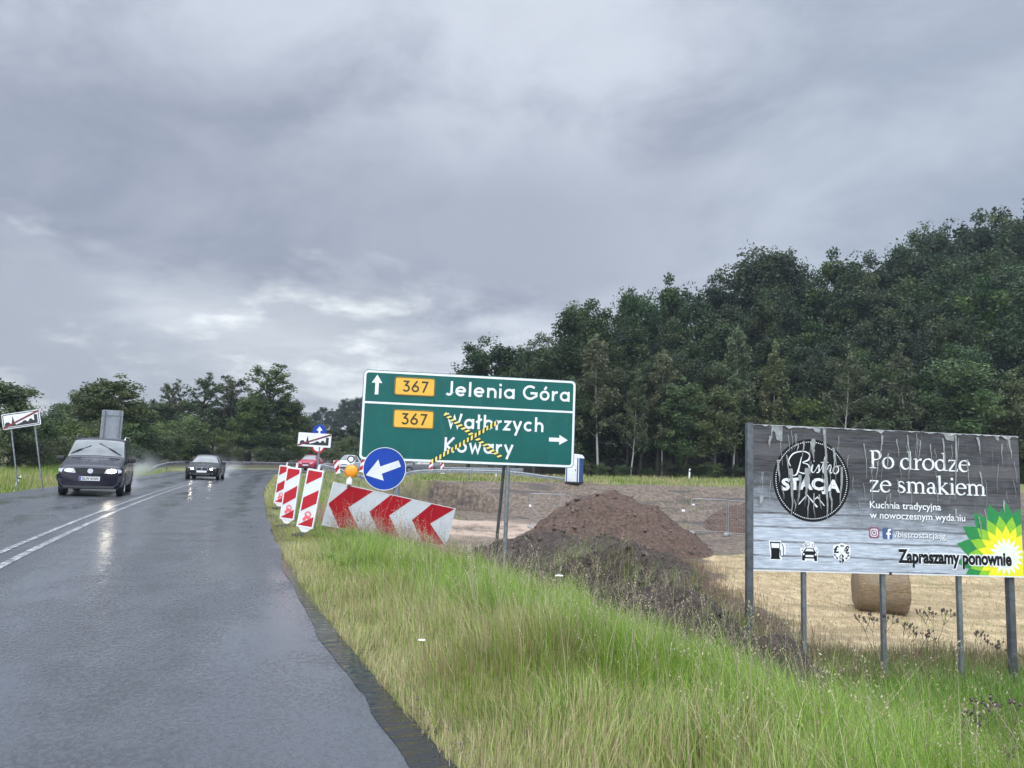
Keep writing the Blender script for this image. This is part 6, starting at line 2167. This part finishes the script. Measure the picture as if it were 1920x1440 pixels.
def make_tree(name, seed, H, trunk_h, R, leaves, leaf_size, palette, kind="broad", bark="bark", label="tree", cat="tree", group=None):
    global rng
    keep = rng; rng = np.random.default_rng(seed); r_ = random.Random(seed)
    root = empty(name, label=label, cat=cat, group=group)
    mb = MB()
    tr = H * (.0058 if kind == "birch" else .018)
    tp = limb_path(r_, (0, 0, -.4), (r_.uniform(-.05, .05), r_.uniform(-.05, .05), 1), H * (.93 if kind in ("birch", "poplar") else .80), 8, .05, .3)
    mb.tube(tp, [tr * (1.25 - 1.12 * k / 8) for k in range(9)], 9)
    tips = []; nl = {"broad": 13, "birch": 16, "poplar": 18, "bush": 12}[kind]
    for k in range(nl):
        f = (trunk_h + (H * .88 - trunk_h) * ((k + .3) / nl)) / (H * .93 if kind in ("birch", "poplar") else .80 * H)
        f = min(f, .98); i = min(int(f * 8), 7); p = tp[i].lerp(tp[i + 1], f * 8 - i)
        a = k * 2.4 + r_.uniform(-.4, .4)
        rel = (k + .5) / nl
        env = {"broad": math.sin(math.pi * min(1, .22 + .74 * rel)) ** .7, "birch": .9 * (1 - rel) ** .6 + .2, "poplar": .35 + .65 * math.sin(math.pi * (.15 + .8 * rel)), "bush": .5 + .5 * math.sin(math.pi * rel)}[kind]
        L = R * env * r_.uniform(.75, 1.1)
        up = {"broad": .55, "birch": .9, "poplar": 1.3, "bush": .8}[kind]
        d = (math.cos(a), math.sin(a), up * r_.uniform(.5, 1.2))
        pth = limb_path(r_, p, d, L * math.sqrt(1 + up * up * .5), 5, .16, .15)
        mb.tube(pth, [tr * (.26 if kind == 'birch' else .45) * (1 - .85 * q / 5) for q in range(6)], 6)
        tips += [(pth[3], .8), (pth[4], .9), (pth[5], 1.0)]
        for q in (2, 3, 4):
            d2 = Vector((r_.uniform(-1, 1), r_.uniform(-1, 1), r_.uniform(-.2, .9)))
            p2 = limb_path(r_, pth[q], d2, L * .45, 3, .2, .1)
            mb.tube(p2, [tr * q_ * (.45 if kind == 'birch' else 1) for q_ in (.18, .14, .10, .05)], 5)
            tips += [(p2[2], .7), (p2[3], .8)]
    tips.append((tp[-1], .8))
    mb.build("trunk", M[bark], root, 60)
    T = np.array([t[0][:] for t in tips]); W = np.array([t[1] for t in tips])
    # fill the body of the crown as well as the tips of the limbs
    zc, hz_ = (trunk_h + H * 1.0) / 2, (H - trunk_h) / 2
    extra = {"broad": 62, "birch": 34, "poplar": 34, "bush": 26}[kind]
    E_ = rng.normal(0, 1, (extra, 3)); E_ /= np.linalg.norm(E_, axis=1)[:, None]
    rr_ = rng.uniform(.45, .95, extra)[:, None]
    wz = {"broad": .80, "birch": .62, "poplar": .62, "bush": .8}[kind]
    E_ = E_ * rr_ * np.array([R * wz, R * wz, hz_ * .96])
    if kind in ("birch", "poplar"):
        E_[:, :2] *= (1 - .55 * np.clip(E_[:, 2:3] / hz_, -.4, 1))
    E_ += np.array([tp[6].x, tp[6].y, zc])
    T = np.concatenate([T, E_]); W = np.concatenate([W, rng.uniform(.7, 1.1, extra)])
    n_per = leaves // len(T)
    Cs, cols = [], []
    pal = np.array(palette)
    for j in range(len(T)):
        rad = R * {"broad": .27, "birch": .20, "poplar": .19, "bush": .30}[kind] * r_.uniform(.65, 1.25) * W[j]
        m_ = int(n_per * r_.uniform(.5, 1.5))
        g = rng.normal(0, 1, (m_, 3)); g /= np.linalg.norm(g, axis=1)[:, None]
        g = g * (rad * rng.random(m_)[:, None] ** .45)
        g[:, 2] *= .72
        if kind == "birch":
            g[:, 2] -= np.abs(rng.normal(0, rad * .9, m_))
        Cs.append(T[j] + g)
        base = pal[rng.integers(0, len(pal))] * r_.uniform(.75, 1.25)
        cols.append(np.clip(base * (1 + rng.normal(0, .22, (m_, 1))), .004, .5))
    C = np.concatenate(Cs); col = np.concatenate(cols)
    v, q, c = leaf_quads(C, leaf_size, col, .45, .7 if kind == "birch" else .1)
    np_mesh("crown", v, quads=q, mat=M["leaf"], attrs={"tint": c}, parent=root)
    rng = keep
    return root


DARKG = [(.022, .045, .009), (.032, .058, .012), (.018, .036, .010), (.050, .074, .017), (.027, .047, .014)]
MIDG = [(.052, .080, .022), (.066, .098, .028), (.043, .066, .022), (.080, .108, .034)]
BIRG = [(.065, .090, .035), (.085, .105, .045), (.055, .075, .030), (.095, .105, .050)]
YELG = [(.085, .120, .035), (.110, .140, .045), (.075, .105, .035)]

P_OAK = [make_tree("broadleaf_tree", 21 + k, H, th, R, 21000, .15, DARKG, "broad") for k, (H, th, R) in enumerate(((16, 3.2, 4.6), (18, 2.2, 5.0), (15, 1.6, 4.2), (17, 4.4, 4.4)))]
P_MID = [make_tree("broadleaf_tree", 41 + k, H, th, R, 15000, .14, MIDG, "broad") for k, (H, th, R) in enumerate(((10, 2.2, 3.4), (11, 2.0, 3.2)))]
P_BIR = [make_tree("birch_tree", 61 + k, H, th, R, lv, .12, BIRG, "birch", "birch_bark") for k, (H, th, R, lv) in enumerate(((15, 4.0, 2.3, 8500), (13, 3.0, 2.1, 8000), (14, 4.0, 2.7, 4200)))]
P_POP = [make_tree("poplar_tree", 71 + k, H, th, R, lv, .13, MIDG, "poplar") for k, (H, th, R, lv) in enumerate(((11, 2.6, 2.3, 3600), (12, 2.4, 2.7, 5600)))]
P_BUSH = [make_tree("shrub", 81 + k, 4.2, .3, 2.3, 5200, .10, MIDG if k else YELG, "bush", cat="shrub") for k in range(3)]
PROTO_H = {id(p): h for ps, hs in ((P_OAK, (16, 18, 15, 17)), (P_MID, (10, 11)), (P_BIR, (15, 13, 14)), (P_POP, (11, 12)), (P_BUSH, (4.2,) * 3)) for p, h in zip(ps, hs)}
USED = set()


def crown_top(proto):
    cr_ = [c for c in proto.children if c.name.startswith("crown")][0]
    return max(v.co.z for v in cr_.data.vertices)


TOP = {}
for ps in (P_OAK, P_MID, P_BIR, P_POP, P_BUSH):
    for p in ps:
        TOP[p.name] = crown_top(p)


def plant(proto, x, y, height, wide=1.0, label=None, group=None, cat=None):
    s = height / TOP[proto.name]
    g = gz(x, y)
    r = proto if proto.name not in USED else copy_tree(proto, (0, 0, 0))
    if r is proto: USED.add(proto.name)
    r.location = (x, y, g - .1); r.rotation_euler = (0, 0, random.uniform(0, 6.28))
    r.scale = (s * wide, s * wide, s)
    tag(r, label, cat, group)
    if group is None and "group" in r: del r["group"]
    return r


def by_pixel(proto, u, v_top, Y, wide=1.0, label=None, group=None, cat=None):
    p = at(u, v_top, Y)
    return plant(proto, p.x, Y, max(2.0, p.z - gz(p.x, Y)), wide, label, group, cat)


def left_trees():
    G = "trees beyond the left verge"
    T = [(P_MID[0], 8, 702, 40, 1.15, "leafy green tree cut off by the left edge of the picture"), (P_BUSH[1], 104, 752, 56, .8, "small pointed tree standing between the left town sign and the grey sign back"),
         (P_MID[1], 222, 695, 64, 1.35, "broad dark tree above the minivan, tallest left of the grey gap"), (P_MID[0], 180, 722, 68, 1.0, "dark rounded tree adjoining the left of the broad tree above the minivan"), (P_POP[0], 322, 706, 86, 1.0, "airy poplar with sky showing through, first of the pair left of the dense trees"),
         (P_POP[0], 386, 695, 88, 1.15, "airy poplar with sky showing through, between the thin poplar and the dense trees"), (P_POP[1], 438, 700, 90, 1.1, "dense upright tree behind the black saloon"), (P_POP[1], 512, 681, 90, 1.45, "tallest dense tree, at the end of the left tree row"),
         (P_MID[1], 478, 735, 88, 1.0, "rounded dark tree filling the gap between the two dense trees"), (P_MID[0], 545, 742, 92, .9, "lower tree on the right flank of the tallest left tree"), (P_MID[0], 288, 745, 84, 1.0, "low rounded tree under the thin poplar"), (P_BUSH[0], 355, 770, 84, 1.1, "bushy small tree under the pair of airy poplars")]
    for pr, u, v, Y, w, lb in T:
        by_pixel(pr, u, v, Y, w, lb, G, "tree")
    rr = random.Random(4)
    H = "shrubs of the hedge along the left of the road"
    k = 0
    for u, v, Y in [(-25, 790, 37), (28, 800, 42), (70, 785, 47), (105, 800, 50), (140, 778, 54), (178, 786, 57), (120, 770, 62), (215, 782, 61), (250, 775, 66), (290, 785, 72), (325, 800, 77), (262, 800, 67), (160, 805, 52), (60, 815, 43), (300, 815, 72), (205, 810, 59), (85, 770, 56)]:
        p = at(u, v, Y)
        by_pixel(P_BUSH[k % 3], u, v + rr.uniform(-6, 6), Y, rr.uniform(.95, 1.25), "green shrub growing into its neighbours in the tall hedge left of the road", H, "shrub"); k += 1
    B2 = "trees of the belt behind the bend"
    for u, v, Y in [(300, 752, 100), (345, 748, 104), (405, 750, 104), (455, 742, 104), (495, 730, 102), (548, 758, 104), (566, 775, 110), (588, 790, 118), (612, 798, 122), (638, 800, 124), (664, 795, 122), (690, 790, 120), (250, 748, 84), (150, 752, 74)]:
        by_pixel((P_MID + P_OAK)[k % 6], u, v + rr.uniform(-5, 5), Y, 1.25, "mid green tree filling the belt behind the left trees and the bend", B2, "tree"); k += 1
    H2 = "shrubs behind the bend"
    for u, v, Y in [(352, 812, 84), (395, 800, 86), (432, 805, 86), (470, 798, 87), (505, 805, 87), (540, 800, 88), (418, 835, 84), (375, 838, 84), (450, 838, 84), (490, 838, 84), (528, 836, 85), (565, 825, 88), (590, 835, 90), (345, 840, 83)]:
        by_pixel(P_BUSH[k % 3], u, v + rr.uniform(-5, 5), Y, rr.uniform(1.0, 1.3), "dark shrub in the thicket behind the guard rail of the bend", H2, "shrub"); k += 1
    H3 = "shrubs beyond the far cars"
    for u, v, Y in [(612, 838, 96), (640, 822, 100), (668, 815, 102), (655, 845, 92), (625, 848, 92), (690, 830, 98)]:
        by_pixel(P_BUSH[k % 3], u, v, Y, 1.2, "green shrub beyond the red and white cars on the bend", H3, "shrub"); k += 1
    D = "distant hazy trees"
    for u, v, Y in [(572, 790, 290), (590, 772, 300), (606, 762, 305), (622, 765, 315), (640, 758, 300), (655, 746, 295), (668, 742, 290), (685, 750, 290), (700, 760, 300), (560, 800, 270), (598, 790, 265), (632, 785, 265), (660, 775, 265), (545, 812, 280), (720, 760, 290)]:
        by_pixel(P_OAK[k % 4], u, v, Y, 1.1, "distant tree pale with rain haze between the left trees and the green sign", D, "tree"); k += 1


def right_wood():
    rr = random.Random(9)
    sky_u = [840, 872, 900, 928, 955, 985, 1005, 1020, 1048, 1080, 1105, 1130, 1165, 1200, 1235, 1262, 1300, 1345, 1372, 1395, 1410, 1450, 1480, 1500, 1530, 1560, 1600, 1640, 1680, 1700, 1730, 1760, 1800, 1850, 1880, 1920, 2050]
    sky_v = [720, 692, 650, 626, 632, 655, 652, 618, 590, 556, 553, 580, 552, 535, 530, 508, 524, 503, 512, 530, 480, 452, 458, 472, 474, 458, 456, 468, 446, 436, 430, 418, 394, 386, 395, 376, 340]
    G = "trees of the wooded hillside"
    LB = "dark green broadleaf tree standing close among others in the wood climbing to the right"
    rows = [(79.5, .50, 5.0), (84.5, .63, 5.2), (90, .75, 5.5), (96.5, .86, 6.0), (104, .95, 6.2)]
    k = 0
    for ri, (Y, frac, step) in enumerate(rows):
        u = 1005 if ri < 2 else 1015
        while u < 2010:
            hzn = 720 + 161 + .0384 * (u - 960)
            sk = float(np.interp(u, sky_u, sky_v))
            v = hzn - (hzn - sk) * (frac + rr.uniform(-.06, .05))
            y = Y + rr.uniform(-2.2, 2.2)
            p = at(u, v, y)
            h = p.z - gz(p.x, y)
            if h > 5:
                h = min(h, 27)
                plant(P_OAK[k % 4], p.x, y, h, rr.uniform(.85, 1.15) * max(.8, min(1.15, 15 / h)), LB, G, "tree"); k += 1
            u += step * F_PX / y * rr.uniform(.8, 1.2)
    # the skyline trees that can be told apart
    S = [(930, 627, 88, 1.0, "lone rounded tree rising over the middle of the green sign"), (886, 690, 92, .75, "small tree at the left end of the wood, behind the green sign"), (978, 655, 90, .7, "narrow tree just right of the lone rounded tree over the green sign"), (1022, 618, 84, .85, "tree at the shoulder of the wood above the right end of the green sign"),
         (1088, 554, 86, 1.0, "tall tree where the wood's skyline first jumps up, right of the green sign"), (1198, 533, 96, .9, "skyline tree with two tops left of the reddish tree"), (1268, 507, 98, .9, "skyline tree with a pointed top midway between the green sign and the billboard"), (1348, 502, 100, .85, "skyline tree just left of the step in the wood's outline"),
         (1440, 451, 103, 1.15, "broad skyline tree standing above its neighbours over the left end of the billboard"), (1482, 462, 104, .9, "skyline tree on the right shoulder of the broad one"), (1575, 456, 106, 1.0, "skyline tree above the round emblem of the billboard"), (1640, 466, 106, .9, "skyline tree in the dip above the middle of the billboard"),
         (1705, 434, 108, 1.0, "skyline tree at the start of the last rise on the right"), (1760, 417, 109, .9, "skyline tree left of the highest crowns on the right"), (1818, 388, 110, 1.05, "tall ragged skyline tree near the upper right"), (1866, 388, 111, .9, "skyline tree between the ragged one and the right edge"), (1918, 374, 112, 1.0, "highest skyline tree, cut by the right edge of the picture")]
    for i, (u, v, Y, w, lb) in enumerate(S):
        p = at(u, v, Y); h = p.z - gz(p.x, Y)
        plant(P_OAK[i % 4], p.x, Y, h, w * max(.72, min(1.1, 16 / h)), lb, "skyline trees of the wood", "tree")
    # birches and small trees on the edge of the wood
    B = [(P_BIR[2], 1576, 640, 72.5, 1.15, "birch with bare white trunk and forked white branches above the billboard"), (P_BIR[1], 1704, 640, 73, 1.0, "slender birch with a thin crown right of the bare birch"), (P_BIR[0], 1375, 605, 76, 1.0, "drooping birch with a feathery crown left of the billboard"),
         (P_BIR[0], 1128, 620, 76.5, 1.15, "pale feathery birch just right of the green sign"), (P_BIR[1], 1185, 690, 75, 1.0, "smaller birch with a white trunk right of the pale feathery one"), (P_BIR[1], 1445, 640, 77, 1.0, "grey green birch behind the upper left corner of the billboard"), (P_BIR[0], 1245, 650, 77, .95, "birch with a thin white trunk midway along the wood's edge")]
    for pr, u, v, Y, w, lb in B:
        by_pixel(pr, u, v, Y, w, lb, "birches on the edge of the wood", "birch")
    E = [(P_MID[0], 1800, 668, 74, 1.0, "brighter green young tree at the wood's edge above the end of the billboard"), (P_MID[1], 1880, 690, 73, 1.0, "young green tree at the wood's edge by the right border of the picture"), (P_MID[0], 1655, 735, 74, .9, "low young tree between the two white birches"), (P_MID[1], 1290, 700, 76, .9, "low green tree at the wood's edge behind the big mound"), (P_MID[0], 1340, 720, 75, .8, "low leafy tree left of the drooping birch"),
         (P_MID[1], 1080, 700, 78, .8, "low tree peeping out behind the right end of the green sign"), (P_MID[1], 1750, 730, 73.5, .8, "low young tree right of the slender birch"), (P_MID[0], 1520, 740, 75, .9, "low young tree left of the bare birch")]
    for pr, u, v, Y, w, lb in E:
        by_pixel(pr, u, v, Y, w, lb, "young trees on the edge of the wood", "tree")
    # shrubs under the wood's edge
    k = 0
    for u in range(1085, 1960, 42):
        Y = 74.5 + rr.uniform(-1, 2.5)
        p = at(u, 860 + rr.uniform(-8, 16), Y)
        plant(P_BUSH[k % 3], p.x, Y, max(.9, p.z - gz(p.x, Y)) * rr.uniform(.8, 1.1), rr.uniform(1.1, 1.6), "low dark shrub at the foot of the wood behind the far grass", "shrubs at the foot of the wood", "shrub"); k += 1
    # bare dark trunks of the wood's inside, seen under the crowns
    for i in range(26):
        u = rr.uniform(1090, 1930); Y = rr.uniform(78, 84)
        p = at(u, 760, Y)
        plant(P_OAK[i % 4], p.x, Y, rr.uniform(11, 14), .8, LB, G, "tree")


left_trees(); right_wood()
# ------------------------------------------------------------------ rain haze and spray
def volume_material(name, density, col=(.80, .84, .90), noise_scale=None, radial=False, aniso=.2):
    m = bpy.data.materials.new(name); m.use_nodes = True
    nt = m.node_tree; b = NB(nt)
    nt.nodes.remove(nt.nodes["Principled BSDF"])
    v = b.n("ShaderNodeVolumePrincipled"); v.inputs["Color"].default_value = (*col, 1); v.inputs["Anisotropy"].default_value = aniso
    if radial:
        tc = b.n("ShaderNodeTexCoord").outputs["Object"]
        r = b.vmath("LENGTH", tc)
        f = b.sstep(r, 1.0, .15)
        n = b.sstep(b.noise(b.mapping(tc, (1.5, 1.5, 1.5)), noise_scale, 4, .6), .38, .72)
        b.set(v.inputs["Density"], b.math("MULTIPLY", b.math("MULTIPLY", f, n), density))
    else:
        v.inputs["Density"].default_value = density
    nt.links.new(v.outputs[0], nt.nodes["Material Output"].inputs["Volume"])
    return m


HAZE = .0007
hz = MB(); hz.box((0, 165, 28), (560, 340, 68)); hz = hz.build("haze", volume_material("rain_haze", HAZE, (.26, .295, .345)))
tag(hz, "thin rain haze over the whole place", None, kind="stuff")


def spray(loc, size, rz, density, label):
    bm = bmesh.new(); bmesh.ops.create_icosphere(bm, subdivisions=3, radius=1.0)
    me = bpy.data.meshes.new("tyre_spray"); bm.to_mesh(me); bm.free()
    o = bpy.data.objects.new("tyre_spray", me); COL.objects.link(o)
    o.location = loc; o.scale = size; o.rotation_euler = (0, 0, rz)
    me.materials.append(volume_material("spray", density, (.93, .94, .96), 1.6, True))
    tag(o, label, "spray", kind="stuff")


def trail(root, d, back, size, density, label, side=0.0, z=.5):
    n = Vector((-d.y, d.x))
    p = Vector((root.location.x, root.location.y)) - d * back + n * side
    spray((p.x, p.y, root.location.z + z), size, math.atan2(d.y, d.x), density, label)


trail(_van, _van_d, 5.2, (4.2, 1.7, 1.15), .38, "white spray thrown up behind the dark minivan", .3, .6)
trail(_sal, _sal_d, 5.4, (4.4, 1.8, 1.1), .42, "white spray thrown up behind the black saloon", .3, .5)
for r, h in _others[:2]:
    d = Vector((math.cos(h), math.sin(h)))
    trail(r, d, 4.0, (3.4, 1.5, 1.0), .30, "spray behind a car on the bend", 0, .5)
